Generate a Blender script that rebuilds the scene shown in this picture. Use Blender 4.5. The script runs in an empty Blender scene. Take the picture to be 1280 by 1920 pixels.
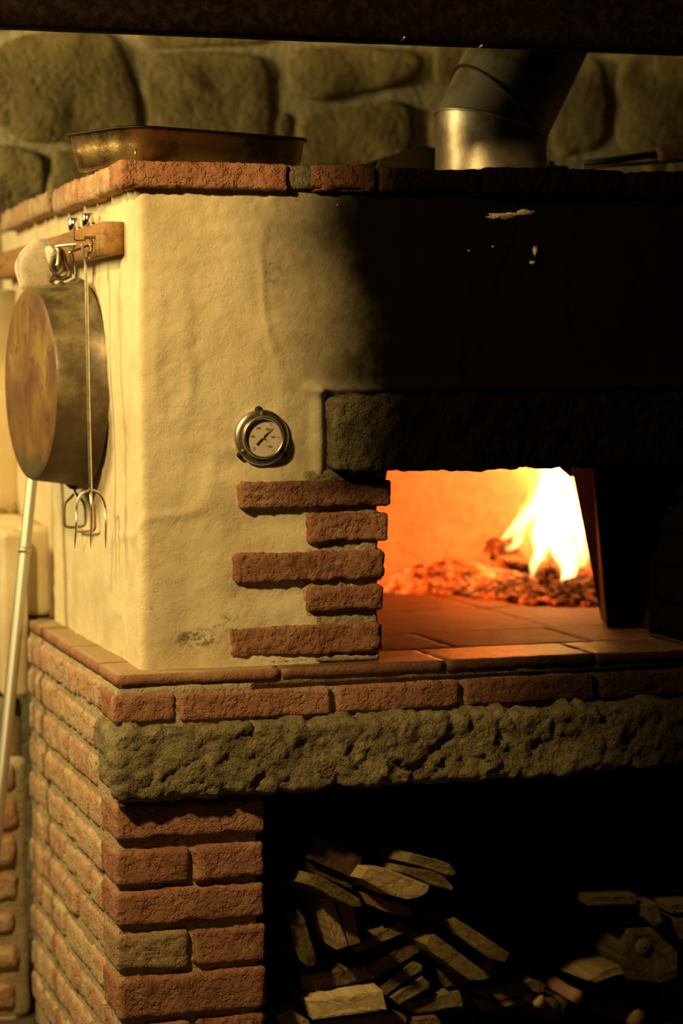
import bpy, math, random
import numpy as np
from mathutils import Vector, Matrix
random.seed(7); np.random.seed(7)
COL = bpy.context.scene.collection
SC = bpy.context.scene

# ------------------------------------------------------------------ camera (80 mm lens on a 24x36 frame, upright)
FPX, CX, CY = 4300.0, 640.0, 960.0
def _n(v): return v / np.linalg.norm(v)
Yd = _n(np.array([-700 - CX, -(690 - CY), -FPX]))
v2 = np.array([14600 - CX, -(614 - CY), -FPX])
Xd = _n(v2 - np.dot(v2, Yd) * Yd)
Zd = np.cross(Xd, Yd)
R = np.stack([Xd, Yd, Zd], 0)            # camera axes -> world axes
def raydir(px, py): return R @ np.array([(px - CX) / FPX, -(py - CY) / FPX, -1.0])
CAM = -raydir(217, 1290) * 3.8
def P(px, py, ax, val):                   # a measured point of the photograph on a known world plane
    d = raydir(px, py); i = 'XYZ'.index(ax); t = (val - CAM[i]) / d[i]
    return Vector(CAM + d * t)
cd = bpy.data.cameras.new('camera'); cam = bpy.data.objects.new('camera', cd); COL.objects.link(cam)
cd.sensor_fit = 'VERTICAL'; cd.sensor_height = 36.0; cd.lens = FPX / 1920 * 36.0
cd.clip_start = 0.05; cd.clip_end = 50
M = Matrix([list(R[i]) + [CAM[i]] for i in range(3)] + [[0, 0, 0, 1]])
cam.matrix_world = M
cd.dof.use_dof = True; cd.dof.focus_distance = 3.83; cd.dof.aperture_fstop = 2.5
SC.camera = cam

# ------------------------------------------------------------------ world, lamps, exposure
w = bpy.data.worlds.new('world'); SC.world = w; w.use_nodes = True
bg = w.node_tree.nodes['Background']; bg.inputs[0].default_value = (0.6, 0.34, 0.10, 1); bg.inputs[1].default_value = 0.012
def lamp(name, kind, loc, color, energy, size=0.05, target=None, **kw):
    l = bpy.data.lights.new(name, kind); l.color = color; l.energy = energy
    if kind in ('POINT', 'SPOT'): l.shadow_soft_size = size
    for k, v in kw.items(): setattr(l, k, v)
    o = bpy.data.objects.new(name, l); COL.objects.link(o); o.location = loc
    if target is not None:
        o.rotation_euler = (Vector(target) - Vector(loc)).to_track_quat('-Z', 'Y').to_euler()
    return o
lamp('side_lamp', 'POINT', (-1.50, 0.80, 1.22), (1.0, 0.76, 0.31), 155, 0.28)
lamp('front_lamp', 'POINT', (-1.02, -1.02, 1.42), (1.0, 0.67, 0.235), 190, 0.06)
lamp('fire_glow', 'POINT', (1.10, 1.02, 0.20), (1.0, 0.20, 0.024), 4.3, 0.06)
lamp('ember_glow', 'POINT', (1.0, 1.05, 0.12), (1.0, 0.13, 0.010), 1.2, 0.04)
SC.view_settings.view_transform = 'Standard'; SC.view_settings.look = 'None'
SC.view_settings.exposure = 0.0; SC.view_settings.gamma = 1.0; SC.view_settings.use_curve_mapping = False
SC.cycles.use_denoising = True; SC.cycles.sample_clamp_indirect = 3.0
SC.cycles.max_bounces = 8; SC.cycles.volume_bounces = 0

# ------------------------------------------------------------------ noise
def _hash(i, j, k, s):
    n = (i * 374761393 + j * 668265263 + k * 2147483647 + s * 1274126177).astype(np.int64) & 0xffffffff
    n = ((n ^ (n >> 13)) * 1274126177) & 0xffffffff
    n = ((n ^ (n >> 16)) * 2246822519) & 0xffffffff
    return ((n ^ (n >> 15)) & 0xffffff) / float(0xffffff)
def vnoise(p, s=0):
    p = np.asarray(p, float); f = np.floor(p).astype(np.int64); t = p - f; t = t * t * (3 - 2 * t)
    r = 0
    for a in (0, 1):
        for b in (0, 1):
            for c in (0, 1):
                wgt = (t[:, 0] if a else 1 - t[:, 0]) * (t[:, 1] if b else 1 - t[:, 1]) * (t[:, 2] if c else 1 - t[:, 2])
                r = r + wgt * _hash(f[:, 0] + a, f[:, 1] + b, f[:, 2] + c, s)
    return r * 2 - 1
def fbm(p, octv=4, s=0, gain=0.5):
    p = np.asarray(p, float); r = 0; a = 1; tot = 0
    for o in range(octv):
        r = r + a * vnoise(p * (2.03 ** o) + o * 17.3, s + o); tot += a; a *= gain
    return r / tot
def sstep(a, b, x):
    t = np.clip((x - a) / (b - a), 0, 1); return t * t * (3 - 2 * t)

# ------------------------------------------------------------------ object helpers
def me_obj(name, verts, faces, mat, parent=None, smooth=True):
    me = bpy.data.meshes.new(name)
    me.from_pydata([tuple(v) for v in verts], [], [tuple(f) for f in faces]); me.update()
    mats = mat if isinstance(mat, (list, tuple)) else [mat]
    for m in mats: me.materials.append(m)
    if smooth: me.polygons.foreach_set('use_smooth', [True] * len(me.polygons))
    o = bpy.data.objects.new(name, me); COL.objects.link(o)
    if parent is not None: o.parent = parent
    return o
def empty(name, label, cat, group=None, loc=(0, 0, 0)):
    o = bpy.data.objects.new(name, None); COL.objects.link(o); o.empty_display_size = 0.05
    o['label'] = label; o['category'] = cat
    if group: o['group'] = group
    return o
def tag(o, label=None, cat=None, group=None, kind=None):
    if label: o['label'] = label
    if cat: o['category'] = cat
    if group: o['group'] = group
    if kind: o['kind'] = kind
    return o
def grid_box(nx, ny, nz):
    idx = {}; V = []; F = []
    def vid(i, j, k):
        key = (i, j, k)
        if key not in idx: idx[key] = len(V); V.append(key)
        return idx[key]
    for k, fl in ((0, 1), (nz, 0)):
        for i in range(nx):
            for j in range(ny):
                q = [vid(i, j, k), vid(i + 1, j, k), vid(i + 1, j + 1, k), vid(i, j + 1, k)]
                F.append(q[::-1] if fl else q)
    for j, fl in ((0, 0), (ny, 1)):
        for i in range(nx):
            for k in range(nz):
                q = [vid(i, j, k), vid(i + 1, j, k), vid(i + 1, j, k + 1), vid(i, j, k + 1)]
                F.append(q[::-1] if fl else q)
    for i, fl in ((0, 1), (nx, 0)):
        for j in range(ny):
            for k in range(nz):
                q = [vid(i, j, k), vid(i, j + 1, k), vid(i, j + 1, k + 1), vid(i, j, k + 1)]
                F.append(q[::-1] if fl else q)
    return np.array(V, float), F
def rough_box(name, lo, hi, mat, parent=None, step=0.012, rnd=0.007, amp=0.0025, freq=55, seed=None, chip=0.0, low=0.0, smooth=True):
    lo = np.array(lo, float); hi = np.array(hi, float); sz = hi - lo
    n = np.maximum(1, np.round(sz / step)).astype(int); n = np.minimum(n, 160)
    V, F = grid_box(*n); p = lo + V / n * sz
    if name == 'tile' and lo[1] > 0.4: rnd = 0.0008
    rnd = min(rnd, sz.min() * 0.45)
    q = np.clip(p, lo + rnd, hi - rnd); d = p - q; L = np.linalg.norm(d, axis=1); L[L == 0] = 1
    nr = d / L[:, None]; p = q + nr * np.minimum(L, rnd)[:, None]
    s = random.randint(0, 9999) if seed is None else seed
    off = np.array([s * 0.37, s * 0.11, s * 0.73])
    h = fbm(p * freq + off, 3, s) * amp
    if low: h = h + fbm(p * 9 + off, 2, s + 5) * low
    if chip:
        c = vnoise(p * 38 + off, s + 9); edge = (np.abs(d) > rnd * 0.5).sum(1) >= 2
        h = h - np.where(edge, np.clip(c - 0.1, 0, 1) * chip, 0)
    p = p + nr * h[:, None]
    return me_obj(name, p, F, mat, parent, smooth)
def tube_data(pts, rad, seg=10, closed=False, V=None, F=None):
    V = [] if V is None else V; F = [] if F is None else F
    pts = [Vector(p) for p in pts]; n = len(pts); base = len(V)
    rads = rad if isinstance(rad, (list, tuple)) else [rad] * n
    up = None
    for i, p in enumerate(pts):
        a = pts[(i - 1) % n] if (closed or i > 0) else p; b = pts[(i + 1) % n] if (closed or i < n - 1) else p
        t = (b - a).normalized()
        if up is None:
            up = t.orthogonal().normalized()
        up = (up - t * up.dot(t)).normalized(); bi = t.cross(up)
        for k in range(seg):
            ang = 2 * math.pi * k / seg
            V.append(p + (up * math.cos(ang) + bi * math.sin(ang)) * rads[i])
    m = n if closed else n - 1
    for i in range(m):
        for k in range(seg):
            a = base + i * seg + k; b = base + i * seg + (k + 1) % seg
            c = base + ((i + 1) % n) * seg + (k + 1) % seg; d = base + ((i + 1) % n) * seg + k
            F.append((a, b, c, d))
    if not closed:
        F.append(tuple(base + k for k in range(seg))[::-1]); F.append(tuple(base + (n - 1) * seg + k for k in range(seg)))
    return V, F
def tube(name, pts, rad, mat, parent=None, seg=10, closed=False):
    V, F = tube_data(pts, rad, seg, closed); return me_obj(name, V, F, mat, parent)
def smooth_path(pts, sub=6, closed=False):
    pts = [Vector(p) for p in pts]; out = []; n = len(pts)
    rng = range(n) if closed else range(n - 1)
    for i in rng:
        if closed: p0, p1, p2, p3 = pts[i - 1], pts[i], pts[(i + 1) % n], pts[(i + 2) % n]
        else: p0, p1, p2, p3 = pts[max(i - 1, 0)], pts[i], pts[i + 1], pts[min(i + 2, n - 1)]
        for s in range(sub):
            t = s / sub
            out.append(0.5 * ((2 * p1) + (-p0 + p2) * t + (2 * p0 - 5 * p1 + 4 * p2 - p3) * t * t + (-p0 + 3 * p1 - 3 * p2 + p3) * t ** 3))
    if not closed: out.append(pts[-1])
    return out
def lathe(name, prof, mtx, mat, parent=None, seg=64, matsplit=None):
    """prof: (r, h) pairs round local Z"""
    V = []; F = []
    for r, h in prof:
        for k in range(seg):
            a = 2 * math.pi * k / seg; V.append(mtx @ Vector((r * math.cos(a), r * math.sin(a), h)))
    for i in range(len(prof) - 1):
        for k in range(seg):
            F.append((i * seg + k, i * seg + (k + 1) % seg, (i + 1) * seg + (k + 1) % seg, (i + 1) * seg + k))
    return me_obj(name, V, F, mat, parent)
def axis_matrix(loc, zdir, xhint=(0, 0, 1)):
    z = Vector(zdir).normalized(); x = Vector(xhint); x = (x - z * x.dot(z)).normalized(); y = z.cross(x)
    return Matrix([[x[i], y[i], z[i], loc[i]] for i in range(3)] + [[0, 0, 0, 1]])

# ------------------------------------------------------------------ materials
def lin(c): return tuple(c) + (1.0,) if len(c) == 3 else c
class NT:
    def __init__(s, name):
        s.m = bpy.data.materials.new(name); s.m.use_nodes = True; s.t = s.m.node_tree; s.t.nodes.clear()
        s.out = s.t.nodes.new('ShaderNodeOutputMaterial')
    def n(s, typ, **kw):
        nd = s.t.nodes.new(typ)
        for k, v in kw.items():
            if k.startswith('_'): setattr(nd, k[1:], v)
        return nd
    def l(s, a, b): s.t.links.new(a, b)
    def val(s, x, sock):
        if hasattr(x, 'is_output') or hasattr(x, 'links'): s.l(x, sock)
        else: sock.default_value = x
    def math(s, op, a, b=None, c=None, clamp=False):
        nd = s.n('ShaderNodeMath', _operation=op, _use_clamp=clamp)
        s.val(a, nd.inputs[0])
        if b is not None: s.val(b, nd.inputs[1])
        if c is not None: s.val(c, nd.inputs[2])
        return nd.outputs[0]
    def noise(s, vec, scale, detail=4, rough=0.55, dist=0.0):
        nd = s.n('ShaderNodeTexNoise'); nd.inputs['Scale'].default_value = scale; nd.inputs['Detail'].default_value = detail
        nd.inputs['Roughness'].default_value = rough; nd.inputs['Distortion'].default_value = dist
        if vec is not None: s.l(vec, nd.inputs['Vector'])
        return nd.outputs['Fac']
    def ramp(s, fac, stops, interp='LINEAR'):
        nd = s.n('ShaderNodeValToRGB'); nd.color_ramp.interpolation = interp; e = nd.color_ramp.elements
        while len(e) < len(stops): e.new(0.5)
        for i, (p, c) in enumerate(stops):
            e[i].position = p; e[i].color = lin(c) if not isinstance(c, (int, float)) else (c, c, c, 1)
        s.l(fac, nd.inputs[0]); return nd.outputs[0]
    def mix(s, fac, a, b, mode='MIX'):
        nd = s.n('ShaderNodeMix', _data_type='RGBA', _blend_type=mode)
        s.val(fac, nd.inputs[0])
        for x, k in ((a, 6), (b, 7)):
            if isinstance(x, (tuple, list)): nd.inputs[k].default_value = lin(x)
            else: s.l(x, nd.inputs[k])
        return nd.outputs[2]
    def smooth(s, x, a, b):
        nd = s.n('ShaderNodeMapRange', _interpolation_type='SMOOTHSTEP')
        s.val(x, nd.inputs[0]); s.val(a, nd.inputs[1]); s.val(b, nd.inputs[2]); nd.inputs[3].default_value = 0; nd.inputs[4].default_value = 1
        return nd.outputs[0]
def xyz(t, vec):
    nd = t.n('ShaderNodeSeparateXYZ'); t.l(vec, nd.inputs[0]); return nd.outputs
def soot_falloff_mask(t, pos, bias=0.0):
    """smoke stain around the oven mouth and painted light falloff low on the right, in metres of the oven's own front"""
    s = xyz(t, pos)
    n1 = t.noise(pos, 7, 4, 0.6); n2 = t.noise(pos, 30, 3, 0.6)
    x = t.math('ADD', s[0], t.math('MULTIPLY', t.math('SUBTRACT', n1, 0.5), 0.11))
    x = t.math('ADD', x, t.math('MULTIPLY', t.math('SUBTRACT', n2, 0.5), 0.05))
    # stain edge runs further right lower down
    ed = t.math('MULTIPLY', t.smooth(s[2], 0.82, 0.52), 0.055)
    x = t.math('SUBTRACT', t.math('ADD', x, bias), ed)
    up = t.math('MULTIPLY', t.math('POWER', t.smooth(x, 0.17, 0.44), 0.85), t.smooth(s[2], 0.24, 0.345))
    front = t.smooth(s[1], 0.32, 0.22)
    low_falloff = t.math('MULTIPLY', t.math('MULTIPLY', t.smooth(x, 0.36, 0.90), 0.95), t.smooth(s[2], 0.06, 0.02))  # base darkens to the right: light falloff painted in, along with soot
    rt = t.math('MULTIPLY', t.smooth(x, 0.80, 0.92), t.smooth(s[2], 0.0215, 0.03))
    m = t.math('MAXIMUM', t.math('MAXIMUM', up, low_falloff), rt)
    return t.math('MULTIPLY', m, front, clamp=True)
def principled(t, color, rough=0.85, spec=0.3, metal=0.0, normal=None):
    b = t.n('ShaderNodeBsdfPrincipled')
    t.val(lin(color) if isinstance(color, (tuple, list)) else color, b.inputs['Base Color'])
    t.val(rough, b.inputs['Roughness']); t.val(metal, b.inputs['Metallic']); b.inputs['Specular IOR Level'].default_value = spec
    if normal is not None: t.l(normal, b.inputs['Normal'])
    t.l(b.outputs[0], t.out.inputs['Surface']); return b
def bump(t, h, strength=0.6, dist=0.004, prev=None):
    nd = t.n('ShaderNodeBump'); nd.inputs['Strength'].default_value = strength; nd.inputs['Distance'].default_value = dist
    t.l(h, nd.inputs['Height'])
    if prev is not None: t.l(prev, nd.inputs['Normal'])
    return nd.outputs[0]
def masonry(name, stops, scale=12, fine=140, bstr=0.7, bdist=0.004, rough=0.9, soot=False, objvar=0.0, mottling=None, spec=0.2, soot_falloff_col=(0.0042, 0.0028, 0.0016), bias=0.0, dust=None, smudge=None):
    t = NT(name); g = t.n('ShaderNodeNewGeometry'); pos = g.outputs['Position']; pv = pos
    oi = t.n('ShaderNodeObjectInfo')
    n = t.noise(pv, scale, 5, 0.6, 0.4)
    if objvar:
        n = t.math('ADD', n, t.math('MULTIPLY', t.math('SUBTRACT', oi.outputs['Random'], 0.5), objvar))
    c = t.ramp(n, stops)
    f = t.noise(pv, fine, 4, 0.65)
    c = t.mix(t.math('MULTIPLY', t.smooth(f, 0.4, 0.75), 0.35), c, (0.03, 0.022, 0.012), 'MIX') if mottling is None else t.mix(t.math('MULTIPLY', t.smooth(t.noise(pv, mottling[0], 5, 0.65), mottling[3], mottling[4]), mottling[2]), c, mottling[1])
    if soot:  # smoke stain plus the painted falloff along the base
        sm = soot_falloff_mask(t, pos, bias); c = t.mix(sm, c, soot_falloff_col)
    b1 = bump(t, f, bstr, bdist * 0.55)
    pit = t.smooth(t.noise(pv, fine * 0.5, 3, 0.7), 0.36, 0.52)
    b0 = bump(t, pit, bstr * 0.7, bdist * 0.5, b1)
    b2 = bump(t, t.noise(pv, fine * 0.28, 6, 0.68), bstr, bdist * 1.3, b0)
    if dust is not None:
        nz = xyz(t, g.outputs['Normal'])[2]
        c = t.mix(t.math('MULTIPLY', t.smooth(nz, 0.6, 0.95), dust[3]), c, dust[:3])
    if smudge is not None:
        sp_ = xyz(t, pos); k = None
        for (sx, sz, wx, wz, amt) in smudge:
            dx = t.math('DIVIDE', t.math('SUBTRACT', sp_[0], sx), wx); dz = t.math('DIVIDE', t.math('SUBTRACT', sp_[2], sz), wz)
            r2 = t.math('ADD', t.math('MULTIPLY', dx, dx), t.math('MULTIPLY', dz, dz))
            m_ = t.math('MULTIPLY', t.smooth(r2, 1.0, 0.0), t.math('MULTIPLY', t.smooth(t.noise(pos, 70, 4, 0.7), 0.42, 0.60), amt))
            k = m_ if k is None else t.math('MAXIMUM', k, m_)
        c = t.mix(k, c, (0.10, 0.075, 0.04))
    pb = principled(t, c, rough, spec, 0, b2)
    if soot: t.l(t.math('MULTIPLY', t.math('SUBTRACT', 1.0, sm), spec), pb.inputs['Specular IOR Level'])
    return t.m
def metal(name, color, rough=0.3, var=None, varscale=20, bumps=0.0, met=1.0):
    t = NT(name); g = t.n('ShaderNodeTexCoord'); v = g.outputs['Object']
    c = lin(color)
    if var is not None:
        c = t.mix(t.smooth(t.noise(v, varscale, 5, 0.65), 0.42, 0.62), color, var)
    nr = bump(t, t.noise(v, 90, 4), bumps, 0.002) if bumps else None
    b = principled(t, c, rough, 0.5, met, nr); return t.m

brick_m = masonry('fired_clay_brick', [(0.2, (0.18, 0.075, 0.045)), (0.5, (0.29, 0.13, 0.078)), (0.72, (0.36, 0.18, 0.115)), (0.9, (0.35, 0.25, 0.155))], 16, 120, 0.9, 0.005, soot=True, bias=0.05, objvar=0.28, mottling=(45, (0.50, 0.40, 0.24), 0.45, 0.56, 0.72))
coping_m = masonry('coping_brick', [(0.2, (0.20, 0.075, 0.042)), (0.5, (0.32, 0.135, 0.075)), (0.72, (0.38, 0.19, 0.115)), (0.9, (0.35, 0.25, 0.155))], 16, 120, 0.9, 0.006, soot=True, bias=-0.075, objvar=0.25, mottling=(45, (0.10, 0.06, 0.03), 0.5, 0.56, 0.72))
brick_pale_m = masonry('lime_washed_brick', [(0.2, (0.36, 0.19, 0.11)), (0.5, (0.46, 0.265, 0.16)), (0.8, (0.48, 0.35, 0.21))], 13, 110, 0.9, 0.005, objvar=0.3, mottling=(22, (0.50, 0.41, 0.25), 0.8, 0.46, 0.62))
mortar_m = masonry('lime_mortar', [(0.3, (0.36, 0.28, 0.16)), (0.6, (0.48, 0.39, 0.24)), (0.85, (0.40, 0.33, 0.2))], 14, 170, 0.9, 0.004, soot=True)
plaster_m = masonry('old_cream_plaster', [(0.25, (0.52, 0.41, 0.25)), (0.5, (0.68, 0.58, 0.38)), (0.8, (0.74, 0.65, 0.45))], 6, 150, 0.32, 0.0025, rough=0.8, soot=True, mottling=(9, (0.50, 0.38, 0.22), 0.5, 0.55, 0.75), smudge=[(0.150, 0.072, 0.055, 0.022, 0.9), (0.19, 0.088, 0.02, 0.01, 0.7), (0.205, 0.105, 0.02, 0.010, 0.8), (0.075, 0.13, 0.008, 0.012, 0.8), (0.315, 0.80, 0.05, 0.02, 0.3), (0.29, 0.69, 0.02, 0.03, 0.5)])
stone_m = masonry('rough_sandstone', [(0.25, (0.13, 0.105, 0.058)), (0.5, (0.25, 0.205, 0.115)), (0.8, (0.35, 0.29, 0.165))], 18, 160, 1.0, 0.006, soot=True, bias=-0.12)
lintel_m = masonry('sooty_sandstone', [(0.25, (0.14, 0.11, 0.065)), (0.6, (0.30, 0.25, 0.15)), (0.8, (0.36, 0.30, 0.18))], 14, 120, 1.0, 0.006, soot=True, bias=-0.02)
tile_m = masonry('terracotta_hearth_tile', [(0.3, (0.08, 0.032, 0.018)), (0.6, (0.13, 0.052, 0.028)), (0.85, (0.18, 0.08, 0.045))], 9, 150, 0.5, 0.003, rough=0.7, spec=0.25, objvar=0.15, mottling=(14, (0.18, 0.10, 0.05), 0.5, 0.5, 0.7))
tile_rim_m = masonry('terracotta_ledge_tile', [(0.3, (0.24, 0.11, 0.065)), (0.6, (0.32, 0.155, 0.09)), (0.85, (0.36, 0.23, 0.14))], 10, 150, 0.6, 0.003, rough=0.8, dust=(0.36, 0.27, 0.15, 0.85), objvar=0.15, mottling=(12, (0.50, 0.42, 0.26), 0.3, 0.5, 0.7))
wallstone_m = masonry('field_stone', [(0.25, (0.15, 0.11, 0.045)), (0.5, (0.27, 0.21, 0.09)), (0.8, (0.36, 0.29, 0.13))], 7, 60, 0.8, 0.008, objvar=0.2, mottling=(10, (0.14, 0.10, 0.045), 0.6, 0.52, 0.7))
wallmortar_m = masonry('wall_mortar', [(0.3, (0.38, 0.33, 0.19)), (0.7, (0.52, 0.46, 0.28))], 9, 70, 0.7, 0.006)
dome_m = masonry('fire_clay_dome', [(0.3, (0.66, 0.52, 0.36)), (0.7, (0.78, 0.64, 0.46))], 6, 40, 0.4, 0.004)
floor_m = masonry('dark_stone_floor', [(0.3, (0.05, 0.04, 0.03)), (0.7, (0.10, 0.08, 0.06))], 5, 60, 0.5, 0.004)
dark_m = masonry('near_black_masonry', [(0.3, (0.015, 0.011, 0.008)), (0.7, (0.03, 0.02, 0.013))], 10, 90, 0.8, 0.004)  # even near-black: sooty mouth tunnel, also wood store walls and side recess
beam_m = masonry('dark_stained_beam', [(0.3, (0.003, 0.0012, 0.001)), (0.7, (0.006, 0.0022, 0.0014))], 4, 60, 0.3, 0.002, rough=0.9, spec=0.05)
grey_m = masonry('grey_block_stone', [(0.3, (0.20, 0.15, 0.07)), (0.7, (0.28, 0.22, 0.11))], 12, 90, 0.6, 0.004)

def wood(name, a, b, rough=0.75, scale=(60, 3, 60), objvar=0.25, bdist=0.002, dark=(0.08, 0.045, 0.018)):
    t = NT(name); g = t.n('ShaderNodeTexCoord'); oi = t.n('ShaderNodeObjectInfo')
    mp = t.n('ShaderNodeMapping'); t.l(g.outputs['Object'], mp.inputs[0]); mp.inputs['Scale'].default_value = scale
    add = t.n('ShaderNodeVectorMath', _operation='ADD'); t.l(mp.outputs[0], add.inputs[0])
    cmb = t.n('ShaderNodeCombineXYZ'); r = t.math('MULTIPLY', oi.outputs['Random'], 40); t.l(r, cmb.inputs[0]); t.l(r, cmb.inputs[2]); t.l(cmb.outputs[0], add.inputs[1])
    n = t.noise(add.outputs[0], 1.0, 5, 0.6, 0.8)
    n2 = t.noise(add.outputs[0], 0.25, 3, 0.5)
    nn = t.math('ADD', n, t.math('MULTIPLY', t.math('SUBTRACT', oi.outputs['Random'], 0.5), objvar))
    c = t.ramp(nn, [(0.25, dark), (0.45, a), (0.75, b)])
    c = t.mix(t.math('MULTIPLY', t.smooth(n2, 0.5, 0.7), 0.5), c, dark)
    nr = bump(t, n, 0.9, bdist)
    principled(t, c, rough, 0.25, 0, nr); return t.m
wood_m = wood('weathered_split_wood', (0.13, 0.095, 0.038), (0.24, 0.175, 0.075), dark=(0.05, 0.03, 0.012))
wood_dark_m = wood('dark_shaded_wood', (0.055, 0.038, 0.018), (0.10, 0.07, 0.032), dark=(0.02, 0.013, 0.006))  # dim light at the wood store's right is put into this colour
wood_fresh_m = wood('pale_sawn_wood', (0.30, 0.22, 0.10), (0.46, 0.34, 0.17), dark=(0.14, 0.09, 0.035))
wood_red_m = wood('reddish_wood', (0.20, 0.11, 0.055), (0.30, 0.17, 0.09), dark=(0.07, 0.035, 0.015))
rail_m = wood('brown_rail_wood', (0.30, 0.16, 0.06), (0.42, 0.24, 0.10), scale=(70, 6, 70), dark=(0.14, 0.07, 0.025))
steel_m = metal('polished_steel', (0.74, 0.70, 0.62), 0.33, (0.55, 0.48, 0.36), 30)
chrome_m = metal('bright_chrome', (0.82, 0.80, 0.74), 0.12)
wire_m = metal('dark_wire', (0.24, 0.19, 0.12), 0.6, (0.16, 0.11, 0.06), 60)
rust_m = masonry('rusty_iron', [(0.3, (0.20, 0.08, 0.03)), (0.7, (0.34, 0.15, 0.06))], 40, 200, 0.5, 0.002, rough=0.6)
brass_m = metal('tarnished_brass_pan', (0.38, 0.26, 0.11), 0.40, (0.16, 0.095, 0.035), 14, 0.3)
pipe_m = metal('black_steel_flue', (0.30, 0.27, 0.21), 0.42, (0.18, 0.13, 0.08), 12, 0.15, 0.75)
pole_m = metal('brushed_aluminium', (0.50, 0.49, 0.44), 0.5)
black_m = metal('blackened_iron', (0.035, 0.028, 0.02), 0.6)
iron_m = masonry('sooty_iron', [(0.3, (0.008, 0.006, 0.004)), (0.7, (0.018, 0.012, 0.008))], 8, 60, 0.3, 0.002, rough=0.65)
cloth_m = masonry('beige_quilted_cloth', [(0.3, (0.50, 0.42, 0.30)), (0.7, (0.62, 0.54, 0.40))], 30, 260, 0.4, 0.001)
piping_m = masonry('blue_white_cloth_piping', [(0.35, (0.30, 0.34, 0.40)), (0.5, (0.78, 0.74, 0.64)), (0.7, (0.45, 0.47, 0.50))], 45, 200, 0.2, 0.001)
olive_m = metal('dull_olive_enamel', (0.14, 0.12, 0.05), 0.5)

# the cooking pan: steel side and blotchy burnt base
def pan_mats():
    t = NT('burnt_pan_base'); g = t.n('ShaderNodeTexCoord'); v = g.outputs['Object']
    s = xyz(t, v)
    mp = t.n('ShaderNodeMapping'); t.l(v, mp.inputs[0]); mp.inputs['Scale'].default_value = (1.0, 1.0, 0.7)
    n = t.noise(mp.outputs[0], 11, 5, 0.6, 0.5)
    c = t.ramp(n, [(0.28, (0.07, 0.028, 0.016)), (0.45, (0.125, 0.055, 0.022)), (0.58, (0.17, 0.092, 0.028)), (0.70, (0.24, 0.155, 0.045))])
    n2 = t.noise(v, 26, 5, 0.7)
    c = t.mix(t.math('MULTIPLY', t.smooth(n2, 0.55, 0.66), 0.8), c, (0.05, 0.035, 0.02))
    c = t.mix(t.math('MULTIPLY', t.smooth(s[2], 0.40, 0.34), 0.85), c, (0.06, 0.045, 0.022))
    principled(t, c, 0.6, 0.35, 0.0, bump(t, n2, 0.3, 0.002)); base = t.m
    t = NT('worn_pan_side'); g = t.n('ShaderNodeTexCoord'); v = g.outputs['Object']
    n = t.noise(v, 16, 6, 0.65)
    c = t.ramp(n, [(0.3, (0.045, 0.03, 0.016)), (0.47, (0.12, 0.09, 0.045)), (0.62, (0.24, 0.20, 0.11))])
    s = xyz(t, v)
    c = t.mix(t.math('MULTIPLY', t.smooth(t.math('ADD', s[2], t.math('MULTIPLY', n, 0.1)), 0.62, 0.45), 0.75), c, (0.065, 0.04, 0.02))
    principled(t, c, 0.45, 0.5, 0.3, bump(t, n, 0.25, 0.002))
    return base, t.m
pan_base_m, pan_side_m = pan_mats()

def ember_mat():
    t = NT('glowing_embers'); g = t.n('ShaderNodeNewGeometry'); pos = g.outputs['Position']; s = xyz(t, pos)
    n = t.noise(pos, 34, 4, 0.65); n2 = t.noise(pos, 9, 3, 0.5)
    heat = t.math('ADD', n, t.math('MULTIPLY', t.math('SUBTRACT', n2, 0.5), 0.9))
    heat = t.math('ADD', heat, t.math('MULTIPLY', t.smooth(s[1], 0.98, 1.2), 0.16))
    col = t.ramp(t.noise(pos, 60, 3), [(0.38, (0.02, 0.015, 0.013)), (0.52, (0.11, 0.085, 0.075)), (0.68, (0.42, 0.35, 0.32))])
    b = principled(t, col, 0.95, 0.1)
    em = t.ramp(heat, [(0.54, (0.0, 0, 0)), (0.70, (0.9, 0.07, 0.005)), (0.88, (1.0, 0.35, 0.05))])
    t.l(em, b.inputs['Emission Color']); b.inputs['Emission Strength'].default_value = 1.6
    return t.m
ember_m = ember_mat()
def charlog_mat():
    t = NT('charred_burning_log'); g = t.n('ShaderNodeNewGeometry'); pos = g.outputs['Position']
    vor = t.n('ShaderNodeTexVoronoi', _feature='DISTANCE_TO_EDGE'); vor.inputs['Scale'].default_value = 55; t.l(pos, vor.inputs['Vector'])
    col = t.ramp(t.noise(pos, 40, 4), [(0.35, (0.02, 0.012, 0.008)), (0.6, (0.10, 0.05, 0.03)), (0.75, (0.34, 0.24, 0.17))])
    b = principled(t, col, 0.9, 0.1, 0, bump(t, vor.outputs[0], 0.8, 0.006))
    h = t.math('MULTIPLY', t.smooth(vor.outputs[0], 0.09, 0.0), t.smooth(t.noise(pos, 12, 3), 0.42, 0.66))
    em = t.mix(h, (0, 0, 0), (1.0, 0.16, 0.012)); t.l(em, b.inputs['Emission Color']); b.inputs['Emission Strength'].default_value = 2.2
    return t.m
charlog_m = charlog_mat()
def flame_mat(name, col, strength):
    t = NT(name); e = t.n('ShaderNodeEmission'); e.inputs[0].default_value = lin(col); e.inputs[1].default_value = strength
    t.l(e.outputs[0], t.out.inputs['Volume']); return t.m
flame_hot_m = flame_mat('white_hot_flame', (1.0, 0.56, 0.16), 130)
flame_soft_m = flame_mat('yellow_flame', (1.0, 0.36, 0.05), 22)

# ================================================================== SETTING
floor = rough_box('floor', (-1.2, -1.6, -0.86), (2.4, 2.0, -0.80), floor_m, None, 0.12, 0.004, 0.0); tag(floor, 'dark stone floor in front of the oven', kind='structure')

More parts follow.
